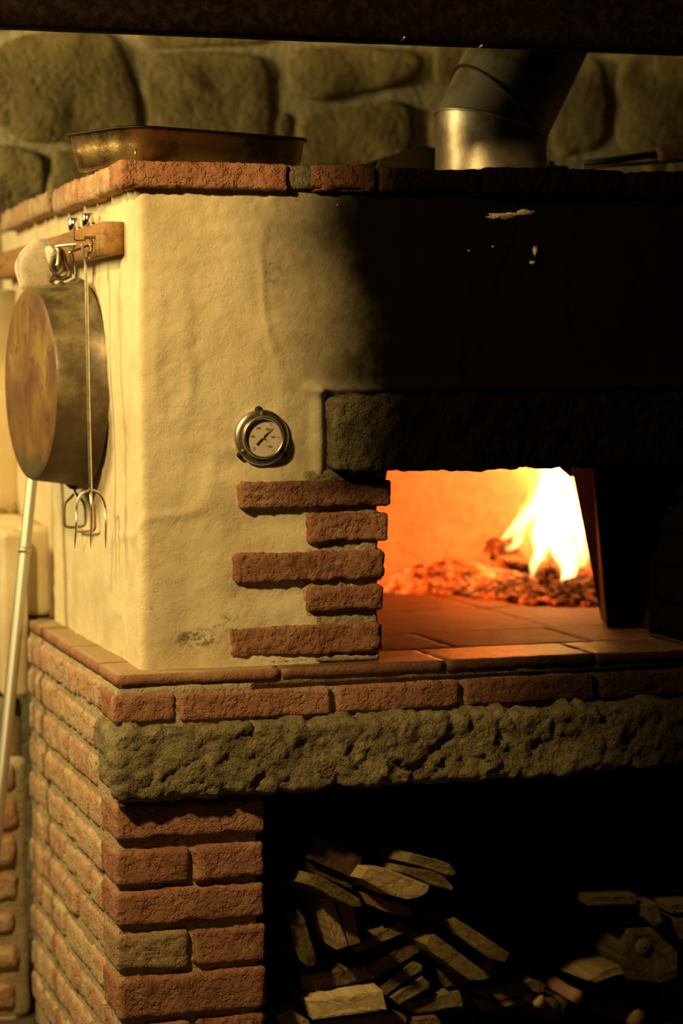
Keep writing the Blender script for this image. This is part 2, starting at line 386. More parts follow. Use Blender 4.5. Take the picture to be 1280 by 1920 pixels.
# ---- back wall of field stones
WY = 1.55
wb = empty('wall_back', 'rough wall of large yellowish field stones behind the oven', 'wall'); del wb['category']; wb['kind'] = 'structure'
def wall_bed():
    nx, nz = 150, 110; X = np.linspace(-0.7, 2.3, nx); Z = np.linspace(-0.8, 1.95, nz)
    g = np.array([(x, WY, z) for z in Z for x in X]); g[:, 1] += fbm(g * 9, 4, 3) * 0.012
    F = [(j * nx + i, j * nx + i + 1, (j + 1) * nx + i + 1, (j + 1) * nx + i) for j in range(nz - 1) for i in range(nx - 1)]
    b = len(g); g = np.vstack([g, [(-0.7, WY + 0.2, -0.8), (2.3, WY + 0.2, -0.8), (2.3, WY + 0.2, 1.95), (-0.7, WY + 0.2, 1.95)]])
    F += [(b, b + 3, b + 2, b + 1), (0, b, b + 1, nx - 1), ((nz - 1) * nx, nz * nx - 1, b + 2, b + 3), (0, (nz - 1) * nx, b + 3, b), (nx - 1, b + 1, b + 2, nz * nx - 1)]
    me_obj('mortar_bed', g, F, wallmortar_m, wb)
wall_bed()
def in_poly(px, pz, poly):
    ins = np.zeros(len(px), bool); n = len(poly)
    for i in range(n):
        x0, z0 = poly[i]; x1, z1 = poly[(i + 1) % n]
        c = ((z0 > pz) != (z1 > pz)) & (px < (x1 - x0) * (pz - z0) / (z1 - z0 + 1e-12) + x0); ins ^= c
    return ins
def wall_stone(pix, bulge=0.017, world=None):
    pts = [(P(x, y, 'Y', WY).x, P(x, y, 'Y', WY).z) for x, y in pix] if world is None else world
    out = smooth_path([Vector((a, 0, b)) for a, b in pts], 5, True)
    c = sum(out, Vector()) / len(out); s = random.randint(0, 999)
    V = []; F = []; n = len(out); rings = [1.0, 0.985, 0.93, 0.84, 0.68, 0.48, 0.25]; dep = [-0.02, 0.014, 0.7, 0.88, 0.97, 1.0, 1.02]
    for r, d in zip(rings, dep):
        for p in out:
            q = c + (p - c) * r
            y = WY - (d * bulge if d > 0.02 else (0.35 * bulge if d > 0 else -0.02))
            V.append([q.x, y, q.z])
    V.append([c.x, WY - bulge, c.z]); V = np.array(V)
    disp = fbm(V * np.array([12, 0, 12]) + s, 4, s) * 0.014; disp[:2 * n] *= 0.3
    V[:, 1] += disp; V[:, 0] += fbm(V * 18 + 5, 2, s) * 0.008; V[:, 2] += fbm(V * 18 + 9, 2, s) * 0.008
    for k in range(len(rings) - 1):
        for i in range(n): F.append((k * n + i, k * n + (i + 1) % n, (k + 1) * n + (i + 1) % n, (k + 1) * n + i))
    L = (len(rings) - 1) * n
    for i in range(n): F.append((L + i, L + (i + 1) % n, len(V) - 1))
    F = [f[::-1] for f in F]
    me_obj('stone', V, F, wallstone_m, wb)
for pix in [
    [(15, 78), (120, 52), (205, 62), (240, 110), (262, 190), (262, 262), (200, 282), (110, 270), (30, 255), (-30, 200), (-25, 120)],
    [(-60, 275), (20, 272), (78, 292), (84, 350), (60, 400), (-60, 410)],
    [(96, 292), (140, 284), (210, 288), (225, 350), (170, 420), (96, 400)],
    [(280, 108), (350, 95), (440, 98), (492, 108), (512, 160), (512, 240), (480, 285), (380, 300), (285, 295), (276, 200)],
    [(535, 130), (560, 95), (640, 85), (740, 90), (790, 110), (770, 150), (680, 172), (600, 190), (550, 180)],
    [(560, 225), (640, 200), (740, 192), (772, 210), (778, 270), (740, 310), (560, 312), (552, 270)],
    [(520, 222), (532, 212), (542, 222), (543, 246), (534, 256), (520, 248)],
    [(812, 90), (880, 70), (900, 120), (850, 160), (815, 150)],
    [(812, 215), (900, 205), (1000, 200), (1020, 280), (930, 330), (820, 320)],
    [(1040, 150), (1080, 118), (1122, 112), (1134, 190), (1128, 270), (1080, 290), (1035, 285)],
    [(1158, 120), (1230, 100), (1330, 108), (1340, 200), (1330, 275), (1240, 290), (1165, 278), (1150, 200)],
    [(1250, 300), (1330, 290), (1380, 330), (1330, 380), (1240, 370)],
    [(255, 60), (290, 30), (400, 20), (500, 40), (510, 78), (400, 85), (290, 92)],
    [(540, 60), (620, 20), (760, 25), (860, 40), (800, 75), (650, 72)],
    [(900, 30), (1050, 20), (1180, 30), (1180, 90), (1060, 100), (920, 95)],
    [(1200, 20), (1340, 20), (1360, 85), (1200, 90)],
    [(-80, 10), (60, 0), (190, 10), (190, 45), (80, 50), (-70, 60)]]:
    wall_stone(pix)
# plain runs of stones beyond the frame so the wall carries on
for (x0, x1, z0, z1) in [(1.68, 2.0, 0.95, 1.2), (2.03, 2.27, 0.9, 1.25), (1.7, 2.2, 1.23, 1.5), (1.2, 1.66, 1.33, 1.6), (0.7, 1.16, 1.34, 1.62), (0.2, 0.66, 1.34, 1.6), (-0.25, 0.16, 1.33, 1.6), (-0.6, -0.18, 1.05, 1.3), (-0.6, -0.15, 0.72, 1.0), (-0.65, -0.3, 1.33, 1.6)]:
    wall_stone(None, 0.017, [(x0, z0), ((x0 + x1) / 2, z0 - 0.012), (x1, z0 + 0.01), (x1 + 0.01, (z0 + z1) / 2), (x1 - 0.02, z1), ((x0 + x1) / 2, z1 + 0.012), (x0, z1 - 0.01), (x0 - 0.01, (z0 + z1) / 2)])

# ---- dark beam / hood edge above the oven
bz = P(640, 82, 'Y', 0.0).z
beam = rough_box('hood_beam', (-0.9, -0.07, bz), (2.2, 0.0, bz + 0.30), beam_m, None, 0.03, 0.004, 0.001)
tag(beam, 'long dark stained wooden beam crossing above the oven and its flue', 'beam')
for (px, py) in ((757, 73), (902, 88)):
    p = P(px, py, 'Y', -0.071); tube('nail', [p + Vector((0, 0.012, 0)), p + Vector((0, -0.006, 0.002))], 0.0022, steel_m, beam, 8)

# ================================================================== THE OVEN
oven = empty('pizza_oven', 'large wood-fired oven of cream plaster on a brick base, soot-black around its mouth', 'oven')
def brick(lo, hi, mat=None, step=0.011, amp=0.0030, rnd=0.008, chip=0.008, low=0.003):
    return rough_box('brick', lo, hi, mat or brick_m, oven, step, rnd * 0.75, amp * 0.62, 110, None, chip * 1.3, low * 0.8)
TY = 0.021
# plaster shell: side, rounded corner, front as one skin
def plaster_shell():
    s_pts = []; nrm = []
    X0, Y0, r = 0.055, 0.05, 0.016
    for y in np.arange(1.5, Y0 + r, -0.010): s_pts.append((X0, y)); nrm.append((-1, 0))
    for a in np.linspace(0, math.pi / 2, 7): s_pts.append((X0 + r - r * math.cos(a), Y0 + r - r * math.sin(a))); nrm.append((-math.cos(a), -math.sin(a)))
    for x in np.arange(X0 + r + 0.004, 0.80, 0.0042): s_pts.append((x, Y0)); nrm.append((0, -1))
    for x in np.arange(0.80, 1.62, 0.010): s_pts.append((x, Y0)); nrm.append((0, -1))
    S = np.array(s_pts); N = np.array(nrm); Z = np.arange(0.0205, 0.832, 0.0045); ns, nz = len(S), len(Z)
    V = np.zeros((nz, ns, 3)); V[:, :, 0] = S[None, :, 0]; V[:, :, 1] = S[None, :, 1]; V[:, :, 2] = Z[:, None]
    v = V.reshape(-1, 3); nn = np.tile(N, (nz, 1))
    # the corner wanders a little, the skin has trowel waves, pits and flakes
    h = fbm(v * np.array([4, 4, 3.2]), 2, 11) * 0.007 + fbm(v * 14, 3, 12) * 0.0024 + fbm(v * 55, 3, 14) * 0.0013
    ridg = 1 - np.abs(vnoise(v * np.array([9, 9, 6]), 21)); h += sstep(0.88, 1.0, ridg) * 0.0022
    # thinner between the exposed bricks, thicker rolls round them
    front = (nn[:, 1] < -0.5)
    for zc in (0.253, 0.131): h -= front * sstep(0.19, 0.24, v[:, 0]) * np.exp(-((v[:, 2] - zc - 0.012) / 0.022) ** 2) * 0.004
    h += front * sstep(0.13, 0.2, v[:, 0]) * sstep(0.42, 0.35, v[:, 0]) * sstep(0.375, 0.33, v[:, 2]) * 0.008
    h += front * np.exp(-((v[:, 2] - 0.492) / 0.010) ** 2) * sstep(0.33, 0.37, v[:, 0]) * 0.014
    h += front * np.exp(-((v[:, 0] - 0.368) / 0.010) ** 2) * sstep(0.33, 0.36, v[:, 2]) * sstep(0.50, 0.485, v[:, 2]) * 0.012
    v[:, :2] += nn * h[:, None]
    v[:, 2] += 0
    idx = lambda j, i: j * ns + i
    F = []
    for j in range(nz - 1):
        for i in range(ns - 1):
            x = S[i, 0]; z = Z[j]
            if N[i, 1] < -0.9 and ((0.362 < x < 1.06 and z < 0.335) or (0.392 < x < 1.06 and z < 0.40)): continue
            F.append((idx(j, i), idx(j, i + 1), idx(j + 1, i + 1), idx(j + 1, i)))
    o = me_obj('plaster_shell', v, F, plaster_m, oven)
    return o
plaster_shell()
# flaked spots where the plaster fell off the soot (pale)
def flake(px, py, w_, h_, seed):
    c = P(px, py, 'Y', 0.046); rnd = random.Random(seed); n = 18; V = [(c.x, c.y - 0.003, c.z)]; F = []
    for i in range(n):
        a = 2 * math.pi * i / n; rr = 0.6 + 0.5 * rnd.random()
        V.append((c.x + math.cos(a) * w_ * rr, c.y + 0.004, c.z + math.sin(a) * h_ * rr))
    for i in range(n): F.append((0, 1 + i, 1 + (i + 1) % n))
    me_obj('plaster_flake', V, [f[::-1] for f in F], mortar_m_clean, oven)
mortar_m_clean = masonry('bare_plaster', [(0.3, (0.34, 0.25, 0.15)), (0.7, (0.5, 0.4, 0.26))], 60, 200, 0.9, 0.004)
for a in [(938, 405, 0.030, 0.006, 1), (985, 397, 0.018, 0.005, 2), (958, 402, 0.03, 0.004, 5), (633, 384, 0.003, 0.003, 3), (880, 470, 0.003, 0.002, 4), (925, 462, 0.003, 0.002, 7), (1005, 470, 0.006, 0.010, 8), (1000, 492, 0.008, 0.004, 9)]:
    flake(*a)

# exposed bricks left of the mouth
for (x0, x1, y0, y1) in [(450, 735, 905, 948), (580, 730, 965, 1015), (440, 722, 1040, 1085), (577, 720, 1103, 1143), (432, 718, 1178, 1224)]:
    a = P(x0, y0, 'Y', 0.03); b = P(x1, y1, 'Y', 0.03)
    brick((a.x, 0.033, b.z), (b.x, 0.16, a.z), amp=0.0055, step=0.0052, rnd=0.008, chip=0.009, low=0.006)
rough_box('mortar', (0.338, 0.044, TY), (0.472, 0.2, 0.352), mortar_m, oven, 0.006, 0.006, 0.004, 70, 5, 0, 0.004)
rough_box('mortar', (0.205, 0.038, TY), (0.474, 0.2, 0.034), mortar_m, oven, 0.007, 0.004, 0.003, 70, 6, 0, 0.003)
# jamb behind, right jamb, tunnel roof
rough_box('jamb', (0.30, 0.15, TY), (0.47, 0.50, 0.40), mortar_m, oven, 0.03, 0.004, 0.002)
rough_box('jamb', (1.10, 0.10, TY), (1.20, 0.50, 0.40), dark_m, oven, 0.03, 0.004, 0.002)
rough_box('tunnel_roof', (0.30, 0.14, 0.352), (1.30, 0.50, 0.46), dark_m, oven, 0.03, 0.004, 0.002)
for i in range(5):
    z0 = 0.035 + i * 0.063; e = 0.012 * (i % 2)
    brick((1.045 - e * 0.4, 0.022, z0), (1.30 - e * 8, 0.14, z0 + 0.050), step=0.012, amp=0.004)
rough_box('mortar', (1.055, 0.036, TY), (1.16, 0.2, 0.352), mortar_m, oven, 0.012, 0.006, 0.003)
# stone lintel over the mouth, rough hewn
def hewn(name, lo, hi, mat, step, amp, seed, rnd=0.012):
    lo = np.array(lo); hi = np.array(hi); sz = hi - lo; n = np.maximum(2, np.round(sz / step)).astype(int); n[1] = max(3, int(sz[1] / (step * 3)))
    V, F = grid_box(*n); p = lo + V / n * sz
    q = np.clip(p, lo + rnd, hi - rnd); d = p - q; L = np.linalg.norm(d, axis=1); L[L == 0] = 1; nr = d / L[:, None]; p = q + nr * np.minimum(L, rnd)[:, None]
    h = fbm(p * 16, 2, seed) * amp * 0.65 + fbm(p * 45, 3, seed + 2) * amp * 0.3
    for dens, k in ((0.030, 0.75), (0.013, 0.42)):        # chisel facets of two sizes
        nse = int(sz[0] * sz[2] / dens ** 2 * 1.3) + 8; rg = np.random.RandomState(seed + nse)
        sd = lo + rg.rand(nse, 3) * sz; sd[:, 1] = lo[1] + rg.rand(nse) * 0.02; tl = rg.randn(nse, 3) * 0.34; of = rg.rand(nse) - 0.5
        wp = p + np.stack([fbm(p * 40 + 3 * c_, 2, seed + c_) for c_ in range(3)], 1) * dens * 0.55
        near = np.zeros(len(p), int)
        for c0 in range(0, len(p), 4000):
            q_ = wp[c0:c0 + 4000]; near[c0:c0 + 4000] = np.argmin(((q_[:, None, [0, 2]] - sd[None, :, [0, 2]]) ** 2).sum(2) + 0.3 * (q_[:, None, 1] - sd[None, :, 1]) ** 2, 1)
        h = h + np.clip(((p - sd[near]) * tl[near]).sum(1), -0.5 * dens, 0.5 * dens) * k * amp / 0.034 + of[near] * amp * 0.30 * k
    h = h + fbm(p * 105, 3, seed + 12) * amp * 0.22
    p = p + nr * h[:, None]
    return me_obj(name, p, F, mat, oven)
o = hewn('stone_lintel', (0.380, 0.004, 0.350), (1.55, 0.16, 0.480), lintel_m, 0.0055, 0.010, 31); tag(o, 'soot-blackened rough stone lintel over the mouth')
o = hewn('stone_lintel', (-0.012, -0.042, -0.186), (1.62, 0.14, -0.066), stone_m, 0.0055, 0.014, 77, 0.016); tag(o, 'rough-hewn olive grey stone lintel over the wood store')

# ledge and hearth tiles (z 0..0.021)
def tile(x0, x1, y0, y1, m=tile_rim_m, z1=TY, seed=None, g=0.0018):
    return rough_box('tile', (x0 + g, y0 + g, 0.0), (x1 - g, y1 - g, z1), m, oven, 0.012, 0.0035, 0.0012, 50, seed, 0.003, 0.0008)
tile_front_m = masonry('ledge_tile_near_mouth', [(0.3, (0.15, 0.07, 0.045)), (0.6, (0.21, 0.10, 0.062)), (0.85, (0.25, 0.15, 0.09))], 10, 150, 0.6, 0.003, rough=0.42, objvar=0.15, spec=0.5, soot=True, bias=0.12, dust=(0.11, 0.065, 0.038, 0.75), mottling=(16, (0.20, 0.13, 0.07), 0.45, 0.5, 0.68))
xs = [0.0, 0.285, 0.582, 0.862, 1.15, 1.43, 1.62]
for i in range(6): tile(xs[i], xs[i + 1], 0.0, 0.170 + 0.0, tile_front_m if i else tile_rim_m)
ys = [0.172, 0.42, 0.70, 0.985, 1.27, 1.5]
for i in range(5): tile(0.0, 0.17, ys[i], ys[i + 1]) if i < 2 else None
tile(0.0, 0.17, 0.70, 0.868)
xs2 = [0.40, 0.66, 0.93, 1.21, 1.5]
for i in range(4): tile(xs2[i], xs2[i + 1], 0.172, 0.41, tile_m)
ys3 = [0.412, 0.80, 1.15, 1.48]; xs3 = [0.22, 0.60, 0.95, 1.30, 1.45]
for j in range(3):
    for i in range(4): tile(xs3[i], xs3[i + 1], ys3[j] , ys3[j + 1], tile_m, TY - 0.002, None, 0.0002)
rough_box('mortar', (0.006, 0.006, -0.012), (1.60, 1.5, 0.0165), mortar_m, oven, 0.05, 0.002, 0.0)

# dome over the fire floor
def dome():
    cx, cy, r = 0.83, 0.89, 0.56; seg = 96; V = []; F = []
    prof = [(r, 0.018)] + [(r, 0.018 + 0.10 * k / 3) for k in (1, 2, 3)] + [(r * math.cos(a), 0.118 + 0.30 * math.sin(a)) for a in np.linspace(0.08, math.pi / 2 - 0.03, 18)]
    for rr, z in prof:
        for k in range(seg):
            a = 2 * math.pi * k / seg; V.append((cx + rr * math.cos(a), cy + rr * math.sin(a), z))
    V = np.array(V); V[:, :2] += (fbm(V * 7, 3, 4) * 0.008)[:, None]
    for i in range(len(prof) - 1):
        for k in range(seg):
            q = (i * seg + k, i * seg + (k + 1) % seg, (i + 1) * seg + (k + 1) % seg, (i + 1) * seg + k)
            c = V[list(q)].mean(0)
            if c[1] < 0.52 and c[2] < 0.41 and 0.36 < c[0] < 1.2: continue
            F.append(q[::-1])
    F.append(tuple((len(prof) - 1) * seg + k for k in range(seg)))
    me_obj('dome_lining', V, F, dome_m, oven)
dome()

# coping of old bricks along the top
zt0, zt1 = 0.826, 0.871
for (x0, x1) in [(0.024, 0.312), (0.352, 0.468), (0.474, 0.655), (0.665, 0.925), (0.935, 1.18), (1.19, 1.44), (1.45, 1.62)]:
    brick((x0, 0.028 + random.uniform(-0.002, 0.004), zt0 + random.uniform(0, 0.002)), (x1, 0.13, zt1 + random.uniform(-0.003, 0.0015)), coping_m, step=0.0062, amp=0.005, chip=0.012, low=0.005)
for (y0, y1) in [(0.135, 0.262), (0.268, 0.40), (0.406, 0.52), (0.53, 0.66), (0.666, 0.79), (0.80, 0.915), (0.925, 1.04), (1.05, 1.16), (1.17, 1.29)]:
    brick((0.018 + random.uniform(-0.003, 0.005), y0, zt0 + random.uniform(-0.003, 0.003)), (0.14, y1, zt1 + random.uniform(-0.004, 0.001)), brick_pale_m, step=0.010, amp=0.005, chip=0.010, low=0.004)
rough_box('mortar', (0.064, 0.060, 0.80), (1.60, 1.5, 0.866), mortar_m, oven, 0.02, 0.005, 0.003)
rough_box('mortar', (0.300, 0.034, 0.83), (0.362, 0.10, 0.868), mortar_m, oven, 0.008, 0.006, 0.005)

# base: mortar core, front bricks, side bricks
ZF = -0.80
rough_box('mortar', (0.0015, 0.004, ZF), (0.240, 0.862, -0.001), mortar_m, oven, 0.010, 0.004, 0.0028, 60, 8, 0, 0.0022)
rough_box('mortar', (0.20, 0.008, -0.075), (1.62, 0.20, -0.001), mortar_m, oven, 0.012, 0.004, 0.003, 60, 9, 0, 0.002)
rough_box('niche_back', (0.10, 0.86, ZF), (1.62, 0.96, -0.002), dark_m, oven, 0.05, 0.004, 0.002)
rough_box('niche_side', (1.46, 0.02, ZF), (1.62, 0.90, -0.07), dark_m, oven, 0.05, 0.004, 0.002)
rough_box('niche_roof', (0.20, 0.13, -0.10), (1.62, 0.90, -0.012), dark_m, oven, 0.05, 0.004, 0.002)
for (x0, x1, z0, z1) in [(-0.005, 0.100, -0.060, -0.013), (0.108, 0.372, -0.063, -0.014), (0.384, 0.605, -0.062, -0.015), (0.615, 0.86, -0.062, -0.015), (0.872, 1.12, -0.063, -0.015), (1.13, 1.38, -0.063, -0.015)]:
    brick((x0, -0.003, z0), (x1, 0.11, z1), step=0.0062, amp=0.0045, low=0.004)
rows = [(-0.256, -0.196, [(-0.004, 0.252)]), (-0.333, -0.273, [(-0.004, 0.122), (0.130, 0.252)]), (-0.402, -0.343, [(-0.004, 0.253)]),
        (-0.479, -0.415, [(-0.004, 0.118), (0.127, 0.254)]), (-0.560, -0.489, [(-0.003, 0.253)]), (-0.632, -0.570, [(-0.004, 0.12), (0.13, 0.252)]),
        (-0.702, -0.642, [(-0.004, 0.252)]), (-0.775, -0.712, [(-0.004, 0.12), (0.13, 0.252)])]
for z0, z1, segs in rows:
    for a, b in segs:
        m = brick_m
        if abs(z0 + 0.479) < 1e-6 and a < 0: m = masonry('smoke_greyed_brick', [(0.2, (0.26, 0.17, 0.10)), (0.6, (0.36, 0.24, 0.14)), (0.9, (0.42, 0.29, 0.18))], 16, 120, 0.9, 0.005)
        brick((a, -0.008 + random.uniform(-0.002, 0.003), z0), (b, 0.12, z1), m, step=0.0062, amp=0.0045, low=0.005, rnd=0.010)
# side courses
pat = [[0.12, 0.25, 0.12, 0.25, 0.12], [0.25, 0.25, 0.12, 0.25]]
for ci in range(11):
    zt = -0.006 - ci * 0.0685; zb = zt - 0.0555
    y = 0.115 if zt < -0.19 else (0.165 if zt < -0.06 else 0.118)
    k = 0; lens = [0.12, 0.25, 0.245, 0.12, 0.25] if ci % 2 else [0.25, 0.12, 0.25, 0.25]
    while y < 0.855:
        L = lens[k % len(lens)] * random.uniform(0.93, 1.05); y1 = min(y + L, 0.866)
        if y1 - y < 0.05: break
        dz = random.uniform(-0.003, 0.003)
        brick((-0.0045 + random.uniform(-0.002, 0.002), y + 0.004, zb + dz), (0.09, y1 - 0.005, zt + dz), brick_pale_m, step=0.010, amp=0.0045, rnd=0.010, low=0.004)
        y = y1 + 0.004; k += 1
    # corner returns of the front bricks between stone and tile are single headers seen from the side

# ---- dark door slab leaning inside the mouth
def slab(name, front, depth, mat, parent=None, r=0.004):
    V = [Vector(p) for p in front] + [Vector(p) + Vector(depth) for p in front]; n = len(front)
    F = [tuple(range(n)), tuple(range(2 * n - 1, n - 1, -1))] + [(i + n, (i + 1) % n + n, (i + 1) % n, i)[::1] for i in range(n)]
    o = me_obj(name, V, F, mat, parent, False)
    bv = o.modifiers.new('edge', 'BEVEL'); bv.width = r; bv.segments = 2
    return o
dr = empty('iron_slab', 'soot-black iron slab standing inside the right side of the oven mouth', 'slab')
yb = P(1138, 1178, 'Z', 0.0225).y; ybb = P(1127, 1164, 'Z', 0.0225).y
ft = [P(1113, 872, 'Y', yb - 0.03), P(1268, 872, 'Y', yb - 0.03), P(1262, 1178, 'Y', yb), P(1138, 1178, 'Z', 0.0225)]; ft[2].z = 0.0225
bt = [P(1068, 872, 'Y', yb + 0.07), P(1240, 872, 'Y', yb + 0.07), P(1240, 1160, 'Y', ybb), P(1127, 1164, 'Z', 0.0225)]; bt[2].z = 0.0225
def slab2(name, f, b, mat, parent):
    V = f + b; F = [(0, 1, 2, 3), (7, 6, 5, 4), (4, 5, 1, 0), (5, 6, 2, 1), (6, 7, 3, 2), (7, 4, 0, 3)]
    o = me_obj(name, V, F, mat, parent, False); bv = o.modifiers.new('edge', 'BEVEL'); bv.width = 0.006; bv.segments = 3; return o
slab2('slab_plate', ft, bt, iron_m, dr)

# ================================================================== FIRE
def blob_chunk(V, F, c, r, rnd):
    import itertools
    b = len(V); t = (1 + 5 ** .5) / 2
    ico = [(-1, t, 0), (1, t, 0), (-1, -t, 0), (1, -t, 0), (0, -1, t), (0, 1, t), (0, -1, -t), (0, 1, -t), (t, 0, -1), (t, 0, 1), (-t, 0, -1), (-t, 0, 1)]
    fc = [(0, 11, 5), (0, 5, 1), (0, 1, 7), (0, 7, 10), (0, 10, 11), (1, 5, 9), (5, 11, 4), (11, 10, 2), (10, 7, 6), (7, 1, 8), (3, 9, 4), (3, 4, 2), (3, 2, 6), (3, 6, 8), (3, 8, 9), (4, 9, 5), (2, 4, 11), (6, 2, 10), (8, 6, 7), (9, 8, 1)]
    sx, sy, sz = r * rnd.uniform(.7, 1.4), r * rnd.uniform(.7, 1.4), r * rnd.uniform(.5, .9); a = rnd.uniform(0, 6.28)
    for x, y, z in ico:
        q = rnd.uniform(.75, 1.2) / 1.9; x, y, z = x * sx * q, y * sy * q, z * sz * q
        V.append((c[0] + x * math.cos(a) - y * math.sin(a), c[1] + x * math.sin(a) + y * math.cos(a), c[2] + z))
    F += [tuple(i + b for i in f) for f in fc]
def ember_bed():
    rnd = random.Random(3); V = []; F = []
    def heap(x, y):
        h = 0
        for (cx, cy, sx, sy, hh) in [(0.98, 1.24, 0.10, 0.08, 0.035), (1.08, 1.20, 0.12, 0.10, 0.04), (1.14, 1.02, 0.10, 0.09, 0.022), (1.20, 0.86, 0.12, 0.08, 0.026), (1.26, 1.06, 0.10, 0.14, 0.05), (0.80, 1.36, 0.14, 0.06, 0.02)]:
            h += hh * math.exp(-((x - cx) / sx) ** 2 - ((y - cy) / sy) ** 2)
        return h
    n = 0
    for _ in range(60000):
        x = rnd.uniform(0.6, 1.36); y = rnd.uniform(0.72, 1.42); h = heap(x, y)
        if (x - 0.83) ** 2 + (y - 0.89) ** 2 > 0.53 ** 2: continue
        if h < 0.004 + 0.012 * rnd.random(): continue
        blob_chunk(V, F, (x, y, TY + rnd.uniform(0.1, 1.0) * h), 0.004 + 0.013 * rnd.random() ** 2.5, rnd); n += 1
        if n > 9000: break
    o = me_obj('ember_bed', V, F, ember_m, None, False)
    tag(o, 'glowing embers and grey ash heaped on the oven floor under the burning logs', 'embers', kind='stuff')
ember_bed()
def log(name, a, b, r, mat, label, cat='log', taper=0.9, seed=0, group=None, rough=0.12, parent=None):
    a = Vector(a); b = Vector(b); rnd = random.Random(seed); n = 12; V = []; F = []; seg = 20
    d = (b - a).normalized(); u = d.orthogonal().normalized(); v = d.cross(u)
    prof = [1 + rough * rnd.uniform(-1, 1) for _ in range(seg)]
    for i in range(n + 1):
        t = i / n; c = a.lerp(b, t) + u * 0.004 * math.sin(t * 5 + seed)
        for k in range(seg):
            ang = 2 * math.pi * k / seg; rr = r * (1 + (taper - 1) * t) * prof[k] * (1 + 0.05 * rnd.uniform(-1, 1))
            if i in (0, n): rr *= 0.95
            V.append(c + (u * math.cos(ang) + v * math.sin(ang)) * rr)
    for i in range(n):
        for k in range(seg): F.append((i * seg + k, i * seg + (k + 1) % seg, (i + 1) * seg + (k + 1) % seg, (i + 1) * seg + k))
    V.append(a - d * 0.002); V.append(b + d * 0.002)
    for k in range(seg):
        F.append(((k + 1) % seg, k, len(V) - 2)); F.append((n * seg + k, n * seg + (k + 1) % seg, len(V) - 1))
    o = me_obj(name, V, F, mat, parent)
    if parent is None: tag(o, label, cat, group)
    return o
Q = lambda px, py, y: P(px, py, 'Y', y)
log('burning_log', Q(925, 1035, 1.12), Q(1030, 985, 1.24), 0.026, charlog_m, 'charred log lying left of the flames, its end pointing up', seed=1)
log('burning_log', Q(1040, 1025, 1.08), Q(1110, 1025, 1.22), 0.034, charlog_m, 'thick burning log behind the flames beside the door slab', seed=2)
log('burning_log', Q(1028, 1086, 0.93), Q(1060, 1035, 1.12), 0.024, charlog_m, 'short charred log with its round end facing out of the mouth', seed=3)
log('burning_log', Q(935, 1050, 1.02), Q(1005, 1075, 0.99), 0.013, ember_m, 'thin glowing stick lying below the leftmost charred log', seed=4)

def flame(pts, rads, mat, parent, flat=0.75):
    path = smooth_path(pts, 5); n = len(path); rr = []
    for i in range(n):
        t = i / (n - 1) * (len(rads) - 1); k = min(int(t), len(rads) - 2); rr.append(rads[k] + (rads[k + 1] - rads[k]) * (t - k))
    return tube('flame_tongue', path, rr, mat, parent, 14)
fire = empty('fire', 'tall white and yellow flames rising from the burning logs', 'fire')
F1 = [
    ([(1045, 1095, .95), (1058, 1040, 1.0), (1040, 985, 1.05), (1045, 930, 1.07), (1035, 870, 1.08), (1045, 800, 1.09)], [.006, .026, .036, .034, .024, .004]),
    ([(1010, 1050, 1.02), (1015, 1000, 1.06), (1030, 950, 1.08), (1022, 905, 1.09), (1030, 850, 1.1)], [.006, .024, .026, .018, .003]),
    ([(1080, 1060, 1.04), (1078, 1000, 1.1), (1070, 950, 1.12), (1075, 900, 1.13), (1066, 820, 1.13)], [.006, .022, .028, .026, .004]),
    ([(1052, 1000, 1.0), (1060, 950, 1.06), (1056, 905, 1.08), (1050, 850, 1.1)], [.004, .022, .022, .004]),
    ([(935, 1015, 1.12), (960, 995, 1.12), (990, 965, 1.1), (1015, 930, 1.09), (1030, 880, 1.08)], [.003, .011, .018, .018, .003]),
    ([(948, 1030, 1.08), (965, 1022, 1.08), (975, 1000, 1.08), (985, 975, 1.09)], [.003, .009, .010, .002]),
    ([(1045, 1108, .92), (1062, 1090, .94), (1070, 1060, .97), (1062, 1030, 1.0)], [.004, .013, .016, .006]),
    ([(998, 1083, .97), (1000, 1060, .98), (1012, 1040, 1.0), (1030, 1020, 1.02)], [.003, .010, .012, .006]),
    ([(1090, 1060, 1.0), (1096, 1035, 1.03), (1088, 1000, 1.06), (1092, 965, 1.1)], [.004, .010, .011, .003]),
]
for pts, rads in F1: flame([Q(*p) for p in pts], rads, flame_hot_m, fire)
F2 = [
    ([(1045, 1060, 1.02), (1030, 990, 1.1), (1030, 920, 1.13), (1040, 850, 1.14)], [.02, .055, .05, .02]),
    ([(1000, 1050, 1.05), (985, 1005, 1.1), (1000, 960, 1.12), (1020, 900, 1.14)], [.01, .035, .035, .01]),
    ([(930, 1048, 1.05), (965, 1050, 1.05), (1000, 1060, 1.03)], [.004, .012, .004]),
    ([(1085, 1070, 1.0), (1085, 1010, 1.08), (1080, 940, 1.15), (1080, 860, 1.17)], [.015, .04, .045, .01]),
]
for pts, rads in F2: flame([Q(*p) for p in pts], rads, flame_soft_m, fire)

